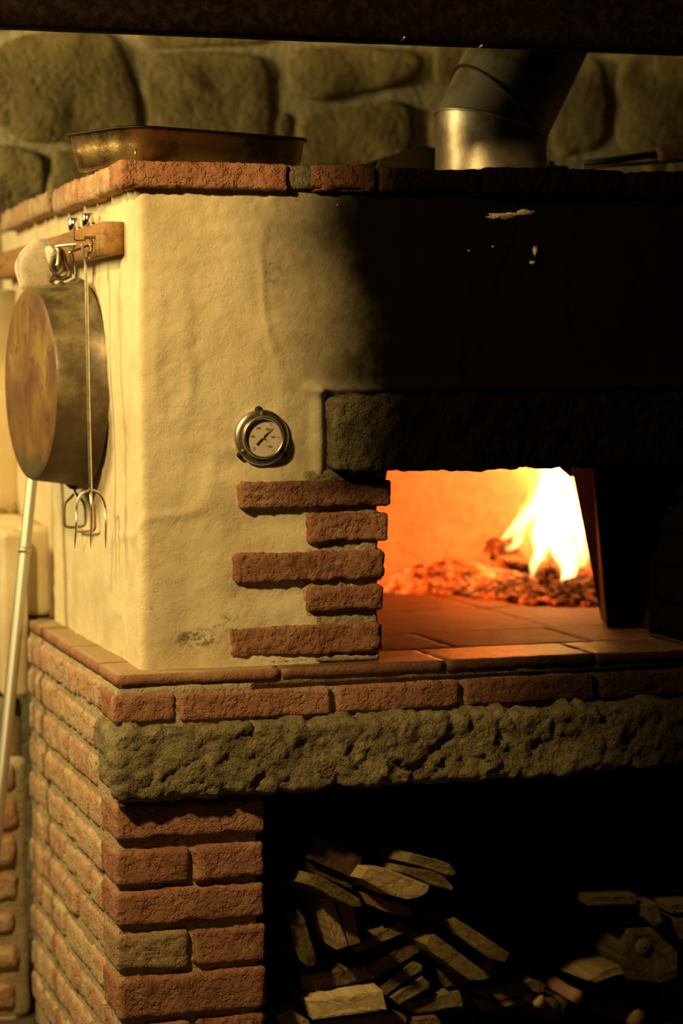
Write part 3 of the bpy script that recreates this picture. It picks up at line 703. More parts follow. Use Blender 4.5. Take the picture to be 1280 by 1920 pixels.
# ================================================================== LEFT RETURN WALL (structure)
wl = empty('wall_left', 'low side wall of plaster over rough bricks left of the oven base', 'wall'); del wl['category']; wl['kind'] = 'structure'
rough_box('plaster_face', (-0.052, 0.872, -0.136), (0.001, 1.2, 0.20), plaster_m, wl, 0.012, 0.006, 0.002, 30, 4, 0, 0.004)
rough_box('plaster_face', (0.0, 0.935, 0.022), (0.058, 1.2, 0.205), plaster_m, wl, 0.012, 0.008, 0.002, 30, 5, 0, 0.003)
rough_box('ledge', (-0.40, 0.99, 0.185), (0.05, 1.28, 0.212), plaster_m, wl, 0.02, 0.006, 0.002)
rough_box('grey_stone', (-0.045, 0.935, -0.272), (-0.004, 1.2, -0.15), grey_m, wl, 0.012, 0.008, 0.003)
rough_box('mortar', (-0.40, 0.905, ZF), (-0.002, 1.2, -0.268), mortar_m, wl, 0.014, 0.006, 0.004, 40, 12, 0, 0.006)
for i, (ya, yb) in enumerate([(1432, 1484), (1492, 1556), (1566, 1626), (1634, 1690), (1706, 1752), (1772, 1818), (1842, 1890), (1906, 1955)]):
    a = P(30 + (6 if i % 2 else -2), ya, 'Y', 0.895); b = P(20, yb, 'Y', 0.895)
    rough_box('brick', (a.x - 0.16, 0.89, b.z), (a.x, 0.99, a.z), brick_pale_m, wl, 0.009, 0.014, 0.005, 60, None, 0.01, 0.007)
    rough_box('brick', (a.x - 0.30, 0.892, b.z + 0.003), (a.x - 0.175, 0.99, a.z), brick_pale_m, wl, 0.012, 0.012, 0.004, 60, None, 0.01, 0.006)
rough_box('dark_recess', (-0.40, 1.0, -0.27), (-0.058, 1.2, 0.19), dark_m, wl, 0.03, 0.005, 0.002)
# pale panel hanging above the ledge with a ragged brown hem
pn = empty('hanging_panel', 'pale curved panel with ragged brown lower edge, hanging behind the round pan', 'panel')
def panel():
    nx, nz = 40, 50; V = []; F = []
    a = P(-60, 975, 'Y', 1.30); b = P(72, 975, 'Y', 1.30); zt = 0.70
    for j in range(nz + 1):
        for i in range(nx + 1):
            u = i / nx; x = a.x + (b.x - a.x) * u; zb = a.z + 0.012 + 0.045 * max(0, u - 0.5) ** 2 * 4 + 0.004 * math.sin(u * 19)
            z = zb + (zt - zb) * j / nz; V.append((x, 1.30 + 0.05 * (u ** 3) + 0.004 * math.sin(7 * u + z * 9), z))
    n1 = len(V); V += [(x, y + 0.014, z) for x, y, z in V]
    w1 = nx + 1
    for j in range(nz):
        for i in range(nx):
            q = (j * w1 + i, j * w1 + i + 1, (j + 1) * w1 + i + 1, (j + 1) * w1 + i); F.append(q); F.append(tuple(k + n1 for k in q)[::-1])
    for i in range(nx): F.append((i, i + n1, i + 1 + n1, i + 1)); F.append((nz * w1 + i + 1, nz * w1 + i + 1 + n1, nz * w1 + i + n1, nz * w1 + i))
    for j in range(nz): F.append(((j + 1) * w1, (j + 1) * w1 + n1, j * w1 + n1, j * w1)); F.append((j * w1 + nx, j * w1 + nx + n1, (j + 1) * w1 + nx + n1, (j + 1) * w1 + nx))
    me_obj('panel_sheet', V, F, plaster_m, pn)
    hem = [Vector(V[i]) + Vector((0, -0.003, 0.0)) for i in range(0, nx + 1, 2)]
    tube('hem', hem, [0.010 + 0.003 * math.sin(k * 2.1) for k in range(len(hem))], hem_m, pn, 8)
hem_m = masonry('ragged_brown_hem', [(0.35, (0.22, 0.15, 0.04)), (0.6, (0.42, 0.32, 0.10)), (0.8, (0.5, 0.36, 0.2))], 50, 180, 0.6, 0.003)
panel()

# ================================================================== THINGS ON TOP OF THE OVEN
# roasting tray, turned a little
tr = empty('roasting_tray', 'rectangular tarnished brass-brown roasting tray on the left front corner of the oven top', 'tray')
def tray():
    c = Vector((0.059, 0.110, 0)); ux = (Vector((0.411, 0.257, 0)) - c); L = ux.length + 0.022; ux.normalize(); uy = Vector((-ux.y, ux.x, 0)); W = 0.222
    z0, z1 = 0.8725, 0.936
    def rr(inset, rad, z, n=9):
        pts = []
        x0, y0, x1, y1 = inset, inset, L - inset, W - inset
        for (cx_, cy_, a0) in ((x0 + rad, y0 + rad, math.pi), (x1 - rad, y0 + rad, 1.5 * math.pi), (x1 - rad, y1 - rad, 0), (x0 + rad, y1 - rad, math.pi / 2)):
            for k in range(n):
                a = a0 + (math.pi / 2) * k / (n - 1); pts.append(c + ux * (cx_ + rad * math.cos(a)) + uy * (cy_ + rad * math.sin(a)) + Vector((0, 0, z)))
        return pts
    rings = [rr(0.030, 0.025, z0), rr(0.016, 0.034, z0 + 0.001), rr(0.010, 0.048, z0 + 0.007), rr(0.004, 0.05, z0 + 0.035), rr(0.0015, 0.05, z1 - 0.002), rr(-0.001, 0.052, z1),
             rr(0.0012, 0.05, z1 + 0.0005), rr(0.003, 0.049, z1 - 0.003), rr(0.0055, 0.048, z0 + 0.035), rr(0.012, 0.045, z0 + 0.009), rr(0.030, 0.025, z0 + 0.003)]
    V = []; F = []; n = len(rings[0])
    for r_ in rings: V += r_
    for i in range(len(rings) - 1):
        for k in range(n): F.append((i * n + k, i * n + (k + 1) % n, (i + 1) * n + (k + 1) % n, (i + 1) * n + k))
    F.append(tuple(range(n))[::-1]); F.append(tuple((len(rings) - 1) * n + k for k in range(n)))
    me_obj('tray_body', V, F, brass_m, tr)
    rim = rr(-0.0015, 0.052, z1); tube('rim', rim, 0.0028, black_m, tr, 8, True)
    p = c + ux * 0.012 + uy * 0.004 + Vector((0, 0, z0 + 0.01))
    tube('drip', [p, p + Vector((0, -0.001, 0.016))], 0.0016, steel_m, tr, 6)
tray()

# flue pipe with mitred elbow
fp = empty('flue_pipe', 'black steel stove pipe with jointed elbow rising from the oven top', 'flue pipe')
def flue():
    cx, cy, r = 0.826, 0.42, 0.106; th = math.radians(28); seg = 56
    d0 = Vector((0, 0, 1)); d1 = Vector((math.sin(th), 0.05, math.cos(th))).normalized()
    base = Vector((cx, cy, 0.872))
    zl = P(822, 207, 'Y', cy).z; zr = zl - 2 * r * math.tan(th / 2) ; zc = (zl + zr) / 2
    c1 = Vector((cx, cy, zc)); n1 = (d0 + d1).normalized()
    def ring(o, d, pc, pn, rr):           # cylinder generators along d cut by plane (pc, pn)
        u = Vector((1, 0, 0)); u = (u - d * u.dot(d)).normalized(); v = d.cross(u); out = []
        for k in range(seg):
            a = 2 * math.pi * k / seg; p = o + (u * math.cos(a) + v * math.sin(a)) * rr
            t = (pc - p).dot(pn) / d.dot(pn); out.append(p + d * t)
        return out
    n2 = Vector((math.sin(math.radians(47)), 0.0, math.cos(math.radians(47))))
    pc2 = P(943, 165, 'Y', cy - 0.1); 
    top = c1 + d1 * 0.62
    A = ring(base, d0, base, Vector((0, 0, 1)), r); A1 = ring(base, d0, base + Vector((0, 0, 0.018)), d0, r); B = ring(base, d0, c1, n1, r)
    def skin(name, r1, r2):
        V = list(r1) + list(r2); F = [(k, (k + 1) % seg, seg + (k + 1) % seg, seg + k) for k in range(seg)]
        return me_obj(name, V, F, pipe_m, fp)
    skin('pipe_section', A, B)
    B2 = ring(c1, d1, c1, n1, r * 0.995); C = ring(c1, d1, pc2, n2, r * 0.995)
    skin('elbow_section', B2, C)
    C2 = ring(c1, d1, pc2, n2, r * 1.012); D = ring(c1, d1, top, d1, r * 1.012)
    skin('pipe_section', C2, D)
    tube('seam', B, 0.0032, pipe_m, fp, 8, True); tube('seam', C2, 0.003, black_m, fp, 8, True)
    tube('collar', ring(base, d0, base + Vector((0, 0, 0.010)), d0, r * 1.03), 0.006, pipe_m, fp, 8, True)
    tube('collar', ring(base, d0, base + Vector((0, 0, 0.0225)), d0, r * 1.0), 0.0025, rust_m, fp, 8, True)
    V = ring(base, d0, base + Vector((0, 0, 0.0015)), d0, r * 1.10); V2 = [v + Vector((0, 0, 0.006)) for v in V]
    me_obj('base_flange', V + V2, [(k, (k + 1) % seg, seg + (k + 1) % seg, seg + k) for k in range(seg)] + [tuple(range(seg, 2 * seg))], pipe_m, fp)
flue()

# utensils behind
sp = empty('shallow_pan', 'shallow olive enamel pan lid lying between the roasting tray and the flue', 'pan')
c = P(628, 300, 'Y', 0.75); lathe('lid_dome', [(0.088, 0.0), (0.086, 0.008), (0.070, 0.022), (0.03, 0.034), (0.0, 0.036)], Matrix.Translation((c.x, 0.75, 0.885)) @ Matrix.Scale(1, 4), olive_m, sp, 40)
lathe('rim', [(0.090, 0.0), (0.091, 0.003), (0.088, 0.004)], Matrix.Translation((c.x, 0.75, 0.882)), olive_m, sp, 40)
lathe('lid_foot', [(0.080, 0.0), (0.085, 0.014)], Matrix.Translation((c.x, 0.75, 0.869)), olive_m, sp, 40)
ds = empty('ash_scoop', 'dark metal scoop with a sloping side standing left of the flue', 'scoop')
a = [P(683, 318, 'Y', 0.66), P(808, 318, 'Y', 0.66), P(812, 276, 'Y', 0.66), P(795, 273, 'Y', 0.66), P(760, 284, 'Y', 0.66), P(712, 300, 'Y', 0.66)]
zlo = 0.870
a[0].z = zlo; a[1].z = zlo
slab('scoop_side', a, (0, 0.006, 0), olive_m, ds, 0.001)
slab('scoop_side', [p + Vector((0, 0.12, 0)) for p in a], (0, 0.006, 0), olive_m, ds, 0.001)
slab('scoop_back', [P(800, 318, 'Y', 0.66).lerp(P(800, 318, 'Y', 0.66), 0) * 1.0 if 0 else Vector((a[1].x, 0.66, zlo)), Vector((a[1].x, 0.786, zlo)), Vector((a[2].x, 0.786, a[2].z)), Vector((a[2].x, 0.66, a[2].z))], (0.006, 0, 0), black_m, ds, 0.001)
slab('scoop_floor', [Vector((a[0].x, 0.66, zlo)), Vector((a[1].x, 0.66, zlo)), Vector((a[1].x, 0.66, zlo + 0.003)), Vector((a[0].x, 0.66, zlo + 0.003))], (0, 0.125, 0), olive_m, ds, 0.0008)
pt = empty('cooking_pot', 'small dark round pot half hidden behind the right side of the flue', 'pot')
c = P(1032, 300, 'Y', 0.70)
lathe('pot_body', [(0.0, 0.0), (0.034, 0.0), (0.042, 0.01), (0.043, 0.05), (0.036, 0.066), (0.0, 0.07)], Matrix.Translation((c.x, 0.70, 0.871)), iron_m, pt, 32)
lathe('lid_knob', [(0.006, 0.068), (0.009, 0.075), (0.0, 0.080)], Matrix.Translation((c.x, 0.70, 0.871)), iron_m, pt, 20)
pe = empty('long_handled_pan', 'blackened long-handled pan lying on the oven top at the right edge', 'pan')
a0 = P(1095, 306, 'Y', 0.55); a1 = P(1235, 289, 'Y', 0.50)
tube('handle', [a0, P(1150, 300, 'Y', 0.535), a1], [0.006, 0.007, 0.008], black_m, pe, 10)
tube('handle_wire', [P(1095, 314, 'Y', 0.55), P(1235, 304, 'Y', 0.50), P(1290, 300, 'Y', 0.5)], 0.004, black_m, pe, 8)
g0 = P(1232, 290, 'Y', 0.50); g1 = P(1330, 268, 'Y', 0.46)
tube('grip', smooth_path([g0, g0.lerp(g1, .3), g0.lerp(g1, .7), g1], 4), [0.011] + [0.017] * 11 + [0.014], wood_red_m, pe, 14)
c = a0 + Vector((-0.0, 0.12, 0)); 
lathe('pan_bowl', [(0.0, 0.0), (0.055, 0.0), (0.075, 0.020), (0.072, 0.020), (0.052, 0.003), (0.0, 0.003)], Matrix.Translation((a0.x - 0.03, a0.y + 0.08, 0.870)), black_m, pe, 40)

# ================================================================== THINGS HANGING ON THE SIDE
# wooden rail
ra = empty('wooden_rail', 'brown wooden rail fixed along the top of the plastered side, hooks on it', 'rail')
def rail():
    rough_box('rail_bar', (0.018, 0.150, 0.722), (0.054, 1.36, 0.779), rail_m, ra, 0.02, 0.003, 0.0008)
rail()
for y in (0.45, 0.95): lathe('screw', [(0.006, 0.0), (0.005, 0.002), (0.0, 0.003)], axis_matrix((0.018, y, 0.752), (-1, 0, 0)), steel_m, ra, 14)
def px(x, y, Y): return P(x, y, 'Y', Y)
# two over-rail hooks with chrome knobs
for (kx, ky, lab, hx) in [(165, 411, 'chrome-knobbed hook over the rail, nearest the rail end', 0.035), (139, 422, 'chrome-knobbed hook over the rail, second from the rail end', 0.035)]:
    hk = empty('rail_hook', lab, 'hook')
    base = P(kx, ky + 10, 'Z', 0.780); k = P(kx, ky + 8, 'X', 0.036); y = k.y
    lathe('knob', [(0.0, 0.0), (0.009, 0.0), (0.0105, 0.002), (0.0105, 0.022), (0.009, 0.024), (0.0, 0.024)], Matrix.Translation((0.036, y, 0.782)), chrome_m, hk, 24)
    lathe('stud', [(0.0, 0.0), (0.006, 0.0), (0.006, 0.005), (0.0, 0.009)], Matrix.Translation((0.036, y - 0.055, 0.779)), chrome_m, hk, 18)
    slab('strap', [Vector((0.030, y - 0.06, 0.7795)), Vector((0.042, y - 0.06, 0.7795)), Vector((0.042, y - 0.06, 0.7815)), Vector((0.030, y - 0.06, 0.7815))], (0, 0.07, 0), chrome_m, hk, 0.0005)
jh = empty('fork_hook', 'dark J-shaped hook on the front end of the rail carrying the long fork', 'hook')
hy = 0.22
tube('wire', smooth_path([Vector((0.022, hy, 0.755)), px(158, 446, hy), px(168, 446, hy), px(172, 458, hy), px(170, 472, hy), px(163, 478, hy), px(163, 484, hy)], 6), 0.0026, wire_m, jh, 10)
tube('wire_tip', [px(163, 480, hy), px(168, 484, hy)], 0.0022, chrome_m, jh, 8)

# long carving fork
fk = empty('carving_fork', 'long thin steel carving fork with three tines hanging in front of the pan', 'fork')
fy = 0.20
shaft = smooth_path([px(152, 444, fy), px(152, 449, fy), px(158, 451, fy), px(163, 450, fy)], 4)
tube('top_loop', smooth_path([px(138, 430, fy), px(139, 447, fy), px(144, 451, fy), px(160, 450, fy)], 5), 0.0014, wire_m, fk, 8)
tube('handle', smooth_path([px(154, 458, fy), px(156, 475, fy), px(161, 508, fy), px(163, 600, fy), px(166, 760, fy), px(170, 922, fy)], 6), [0.0026] * 12 + [0.0032] * 19, steel_m, fk, 12)
tube('yoke', smooth_path([px(144, 962, fy), px(145, 945, fy), px(153, 926, fy), px(171, 919, fy), px(189, 928, fy), px(197, 945, fy), px(198.5, 962, fy)], 6), 0.0024, steel_m, fk, 10)
tube('tine', [px(144, 955, fy), px(143.5, 985, fy), px(141.5, 1010, fy), px(140, 1029, fy)], [0.0025, 0.0024, 0.0018, 0.0004], steel_m, fk, 10)
tube('tine', [px(170, 920, fy), px(172, 955, fy), px(172, 985, fy), px(170.5, 1010, fy), px(170, 1029, fy)], [0.0028, 0.0027, 0.0025, 0.0018, 0.0004], steel_m, fk, 10)
tube('tine', [px(198, 952, fy), px(199, 985, fy), px(198.5, 1010, fy), px(198, 1029, fy)], [0.0024, 0.0023, 0.0018, 0.0004], steel_m, fk, 10)

# big round pan
pan = empty('round_pan', 'big round burnt copper-brown baking pan hung on the side, its base facing out', 'pan')
th = math.radians(6)
ax = Vector((math.cos(th), math.sin(th), 0)); pc = Vector((-0.056, 0.488, 0.500))
mt = axis_matrix(pc, ax)
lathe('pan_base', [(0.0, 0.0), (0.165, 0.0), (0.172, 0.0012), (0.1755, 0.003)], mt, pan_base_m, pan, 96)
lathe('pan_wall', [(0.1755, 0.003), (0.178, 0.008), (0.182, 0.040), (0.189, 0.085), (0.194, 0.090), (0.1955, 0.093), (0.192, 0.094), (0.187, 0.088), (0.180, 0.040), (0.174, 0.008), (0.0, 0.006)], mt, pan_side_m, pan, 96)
for k in (0.03, -0.03):
    p = mt @ Vector((0.184, 0.0 + k, 0.055)); lathe('rivet', [(0.006, 0), (0.005, 0.003), (0.0, 0.004)], axis_matrix(p, (0, 0, 1), (1, 0, 0)), wire_m, pan, 14)
# top handle: bracket and loops
hb = 0.46
tube('handle', smooth_path([px(92, 522, hb), px(100, 512, hb), px(99, 492, hb), px(103, 478, hb), px(111, 470, hb), px(118, 478, hb), px(121, 496, hb), px(130, 508, hb), px(128, 520, hb)], 6), 0.0058, wire_m, pan, 12)
tube('bracket', smooth_path([px(92, 526, hb), px(104, 521, hb), px(118, 522, hb), px(130, 517, hb)], 5), 0.0048, wire_m, pan, 10)
tube('ring', smooth_path([px(96, 500, hb - .01), px(100, 484, hb - .01), px(112, 488, hb - .01), px(116, 505, hb - .01), px(105, 514, hb - .01)], 6, True), 0.0042, wire_m, pan, 10, True)
tube('bottom_ring', smooth_path([px(138, 926, .5), px(134, 932, .5), px(122, 946, .5), px(121, 975, .5), px(126, 988, .5), px(153, 987, .5), px(160, 978, .5), px(158, 946, .5), px(150, 934, .5), px(141, 922, .5), px(139, 905, .5)], 5), 0.0024, wire_m, pan, 8)
tube('bottom_bracket', smooth_path([px(124, 905, .5), px(136, 914, .5), px(150, 912, .5), px(162, 905, .5)], 5), 0.004, black_m, pan, 8)
# pan hook on the rail
ph = empty('pan_hook', 'steel wire hook between the pot holder and the fork, holding up the round pan', 'hook')
tube('wire', smooth_path([Vector((0.020, 0.40, 0.752)), px(106, 462, .44), px(109, 470, .44), px(109, 490, .44), px(106, 498, .44)], 6), 0.003, steel_m, ph, 10)
wk = empty('wire_hook', 'slim bright wire hook hanging from the rail just left of the fork', 'hook')
tube('wire', smooth_path([Vector((0.021, 0.27, 0.745)), px(131, 474, .30), px(137, 476, .30), px(138, 492, .30), px(139, 514, .30)], 6), 0.0024, chrome_m, wk, 10)
# second rusty D ring below
rr_ = empty('rusty_staple', 'rusty square wire staple on the plaster behind the fork tines', 'staple')
ys_ = 0.35
tube('wire', smooth_path([P(177, 945, 'X', 0.05) , P(178, 975, 'X', 0.05), P(177, 993, 'X', 0.05), P(165, 996, 'X', 0.05), P(146, 997, 'X', 0.05)], 4), 0.0022, rust_m, rr_, 8)

# pot holder
po = empty('pot_holder', 'rounded beige quilted pot holder with blue and white edge hanging over the rail', 'pot holder')
def potholder():
    pts = [(36, 520), (32, 500), (38, 482), (50, 466), (66, 455), (84, 452), (92, 462), (98, 480), (101, 500), (100, 522), (92, 540), (66, 545), (44, 540)]
    Yp = 0.60; out = smooth_path([px(x, y, Yp) for x, y in pts], 5, True); c = sum(out, Vector()) / len(out); n = len(out)
    V = []; F = []; rings = [(1.0, 0), (0.95, 0.007), (0.8, 0.011), (0.5, 0.013), (0.2, 0.013)]
    for side in (-1, 1):
        b = len(V)
        for r_, d in rings:
            for p in out: V.append(c + (p - c) * r_ + Vector((0, side * d, 0)))
        V.append(c + Vector((0, side * 0.013, 0)))
        for k in range(len(rings) - 1):
            for i in range(n):
                q = (b + k * n + i, b + k * n + (i + 1) % n, b + (k + 1) * n + (i + 1) % n, b + (k + 1) * n + i); F.append(q if side > 0 else q[::-1])
        L = b + (len(rings) - 1) * n
        for i in range(n):
            q = (L + i, L + (i + 1) % n, len(V) - 1); F.append(q if side > 0 else q[::-1])
    me_obj('padded_body', V, F, cloth_m, po)
    tube('edge_binding', out, 0.0042, piping_m, po, 8, True)
    tube('hanging_loop', smooth_path([px(90, 466, Yp - .02), px(98, 470, Yp - .03), px(100, 482, Yp - .03), px(96, 492, Yp - .02), px(92, 478, Yp - .02)], 5, True), 0.005, piping_m, po, 8, True)
potholder()

# leaning pole
pl = empty('steel_pole', 'long silver metal pole leaning behind the round pan at the left edge', 'pole')
A = P(60, 900, 'Y', 0.78); B = P(5, 1440, 'Y', 0.66); d = (B - A) / (B.z - A.z)
top = A + d * (0.56 - A.z); bot = A + d * (-0.795 - A.z)
tube('pole_shaft', [top, A, B, bot], [0.0095, 0.0105, 0.0125, 0.0125], pole_m, pl, 20)
tube('sleeve', [A + (B - A) * 0.24, A + (B - A) * 0.26], [0.0122, 0.0122], pole_m, pl, 20)
tube('rubber_foot', [bot, bot + (top - bot).normalized() * 0.03], 0.014, black_m, pl, 14)

# ================================================================== THERMOMETER
ga = empty('oven_thermometer', 'round steel dial thermometer set in the plaster left of the lintel', 'thermometer')
gc = Vector((0.266, 0.046, 0.410)); gm = axis_matrix(gc, (0.0, -1, 0.0), (1, 0, 0))
def gl(u, v, h): return Vector((gc.x + u, gc.y - h, gc.z + v))
lathe('flange', [(0.0475, -0.004), (0.0475, 0.002), (0.046, 0.0035), (0.037, 0.007), (0.035, 0.006)], gm, steel_m, ga, 64)
lathe('bezel', [(0.0362, 0.004), (0.0362, 0.013), (0.0345, 0.0155), (0.0325, 0.0145), (0.0312, 0.011)], gm, steel_m, ga, 64)
dial_m = masonry('white_dial_card', [(0.3, (0.58, 0.48, 0.40)), (0.7, (0.64, 0.54, 0.45))], 20, 200, 0.02, 0.0005, rough=0.6, mottling=(30, (0.55, 0.42, 0.35), 0.2, 0.5, 0.8))
lathe('dial', [(0.033, 0.0075), (0.0, 0.0085)], gm, dial_m, ga, 64)
ink_m = masonry('printed_ink', [(0.3, (0.04, 0.025, 0.02)), (0.7, (0.06, 0.04, 0.03))], 20, 200, 0.0, 0.0)
red_m = masonry('faded_red_print', [(0.3, (0.42, 0.15, 0.10)), (0.7, (0.5, 0.2, 0.12))], 20, 200, 0.0, 0.0)
def needle():
    a = math.radians(45); t = Vector((math.cos(a), math.sin(a))); n = Vector((-t.y, t.x))
    pts = [(-0.0165, 0.0013), (0.0, 0.0011), (0.024, 0.0003)]
    V = [gl(t.x * s + n.x * w_, t.y * s + n.y * w_, 0.0102) for s, w_ in pts] + [gl(t.x * s - n.x * w_, t.y * s - n.y * w_, 0.0102) for s, w_ in pts[::-1]]
    V2 = [v + Vector((0, 0.0006, 0)) for v in V]; n_ = len(V)
    me_obj('needle', V + V2, [tuple(range(n_)), tuple(range(2 * n_ - 1, n_ - 1, -1))] + [(i, i + n_, (i + 1) % n_ + n_, (i + 1) % n_) for i in range(n_)], ink_m, ga, False)
needle()
lathe('hub', [(0.002, 0.0095), (0.002, 0.011), (0.0, 0.0115)], gm, steel_m, ga, 20)
def text(body, u, v, size, rot, mat=ink_m, name='numeral'):
    cu = bpy.data.curves.new(name, 'FONT'); cu.body = body; cu.size = size; cu.align_x = 'CENTER'; cu.align_y = 'CENTER'; cu.extrude = 0.0001
    tmp = bpy.data.objects.new('tmp', cu); me = bpy.data.meshes.new_from_object(tmp); bpy.data.objects.remove(tmp); bpy.data.curves.remove(cu)
    me.materials.clear(); me.materials.append(mat); o = bpy.data.objects.new(name, me); COL.objects.link(o); o.parent = ga
    o.location = gl(u, v, 0.0093); o.rotation_euler = (math.pi / 2, rot, 0); return o
for body, ang, rad in [('0', 226, 0.0235), ('100', 172, 0.0195), ('200', 118, 0.0185), ('300', 62, 0.0165), ('400', 4, 0.0175), ('500', -52, 0.019)]:
    a = math.radians(ang); text(body, rad * math.cos(a), rad * math.sin(a), 0.0052, 0)
text('°C', 0.004, -0.0045, 0.006, 0, red_m)
V = []; F = []
for k in range(51):
    a = math.radians(230 - k * (285 / 50)); r0 = 0.0245 if k % 10 == 0 else 0.0268; r1 = 0.0282; w_ = 0.00022 if k % 10 else 0.0004
    t = Vector((math.cos(a), math.sin(a))); n = Vector((-t.y, t.x)); b = len(V)
    for s, q in ((r0, w_), (r1, w_), (r1, -w_), (r0, -w_)): V.append(gl(t.x * s + n.x * q, t.y * s + n.y * q, 0.0092))
    F.append((b, b + 1, b + 2, b + 3))
tag(me_obj('scale_marks', V, F, ink_m, ga, False), kind='stuff')
for k, q in enumerate((90, 214, -34)):
    a = math.radians(q); u, v = 0.0408 * math.cos(a), 0.0408 * math.sin(a)
    lathe('screw', [(0.0042, 0.003), (0.0040, 0.0075), (0.0022, 0.0085), (0.0, 0.0085)], axis_matrix(Vector((gc.x + u, gc.y, gc.z + v)), (0, -1, 0), (1, 0, 0)), wire_m if k < 2 else black_m, ga, 18)
for q in (96, 218, -36):
    a = math.radians(q); u, v = 0.047 * math.cos(a), 0.047 * math.sin(a)
    lathe('lug', [(0.0065, -0.002), (0.0065, 0.002), (0.0, 0.0025)], axis_matrix(Vector((gc.x + u, gc.y, gc.z + v)), (0, -1, 0), (1, 0, 0)), black_m, ga, 18)
t = NT('dial_glass'); gn = t.n('ShaderNodeBsdfGlossy'); gn.inputs['Roughness'].default_value = 0.03; tp = t.n('ShaderNodeBsdfTransparent'); 
mx = t.n('ShaderNodeMixShader'); mx.inputs[0].default_value = 0.05; t.l(tp.outputs[0], mx.inputs[1]); t.l(gn.outputs[0], mx.inputs[2]); t.l(mx.outputs[0], t.out.inputs['Surface'])
lathe('glass', [(0.0325, 0.0125), (0.0, 0.0135)], gm, t.m, ga, 48)

# ================================================================== FIREWOOD
def board(pix, Y, L, mat, label, skew=(0.0, 0.0), name='firewood_board', group='firewood boards heaped in the store'):
    pts = [P(x, y, 'Y', Y) for x, y in pix]
    # densify the sawn end so it can be ragged, then extrude back
    dense = []; n = len(pts)
    for i in range(n):
        a, b = pts[i], pts[(i + 1) % n]; k = max(1, int((b - a).length / 0.007))
        for s in range(k): dense.append(a.lerp(b, s / k))
    rs = random.randint(0, 9999); n = len(dense); ar = np.array([tuple(p) for p in dense])
    c = ar.mean(0)
    steps = 7; V = []; F = []
    for s in range(steps + 1):
        f = s / steps; q = ar.copy()
        q[:, 0] += skew[0] * L * f; q[:, 2] += skew[1] * L * f; q[:, 1] += L * f
        nz = fbm(q * np.array([60, 8, 60]) + rs, 3, rs)[:, None] * 0.0012
        dv = q - (c + np.array([skew[0] * L * f, L * f, skew[1] * L * f])); dv[:, 1] = 0; ln = np.linalg.norm(dv, axis=1)[:, None] + 1e-6
        q += dv / ln * nz
        if s == 0: q[:, 1] += fbm(q * 90 + rs, 2, rs) * 0.0012
        V += list(q)
    # ragged end cap: inner ring
    cap = ar + (c - ar) * 0.22; cap[:, 1] = Y - 0.001 + fbm(cap * 110 + rs, 2, rs + 1) * 0.0012; b0 = len(V); V += list(cap)
    cap2 = ar + (c - ar) * 0.6; cap2[:, 1] = Y + fbm(cap2 * 110 + rs, 2, rs + 1) * 0.0012; b1 = len(V); V += list(cap2); V.append(np.array([c[0], Y, c[2]]))
    for s in range(steps):
        for i in range(n): F.append((s * n + i, (s + 1) * n + i, (s + 1) * n + (i + 1) % n, s * n + (i + 1) % n))
    for i in range(n):
        j = (i + 1) % n; F.append((i, j, b0 + j, b0 + i)); F.append((b0 + i, b0 + j, b1 + j, b1 + i)); F.append((b1 + i, b1 + j, len(V) - 1))
    F.append(tuple(steps * n + i for i in range(n)))
    o = me_obj(name, V, F, mat, None, False)
    return tag(o, label, 'firewood', group)
W, WF, WR, WD = wood_m, wood_fresh_m, wood_red_m, wood_dark_m
WB = wood('bright_sawn_end_wood', (0.52, 0.39, 0.20), (0.70, 0.54, 0.30), dark=(0.24, 0.15, 0.06))
WR2 = wood('dark_reddish_wood', (0.07, 0.038, 0.02), (0.11, 0.06, 0.032), dark=(0.03, 0.016, 0.009))
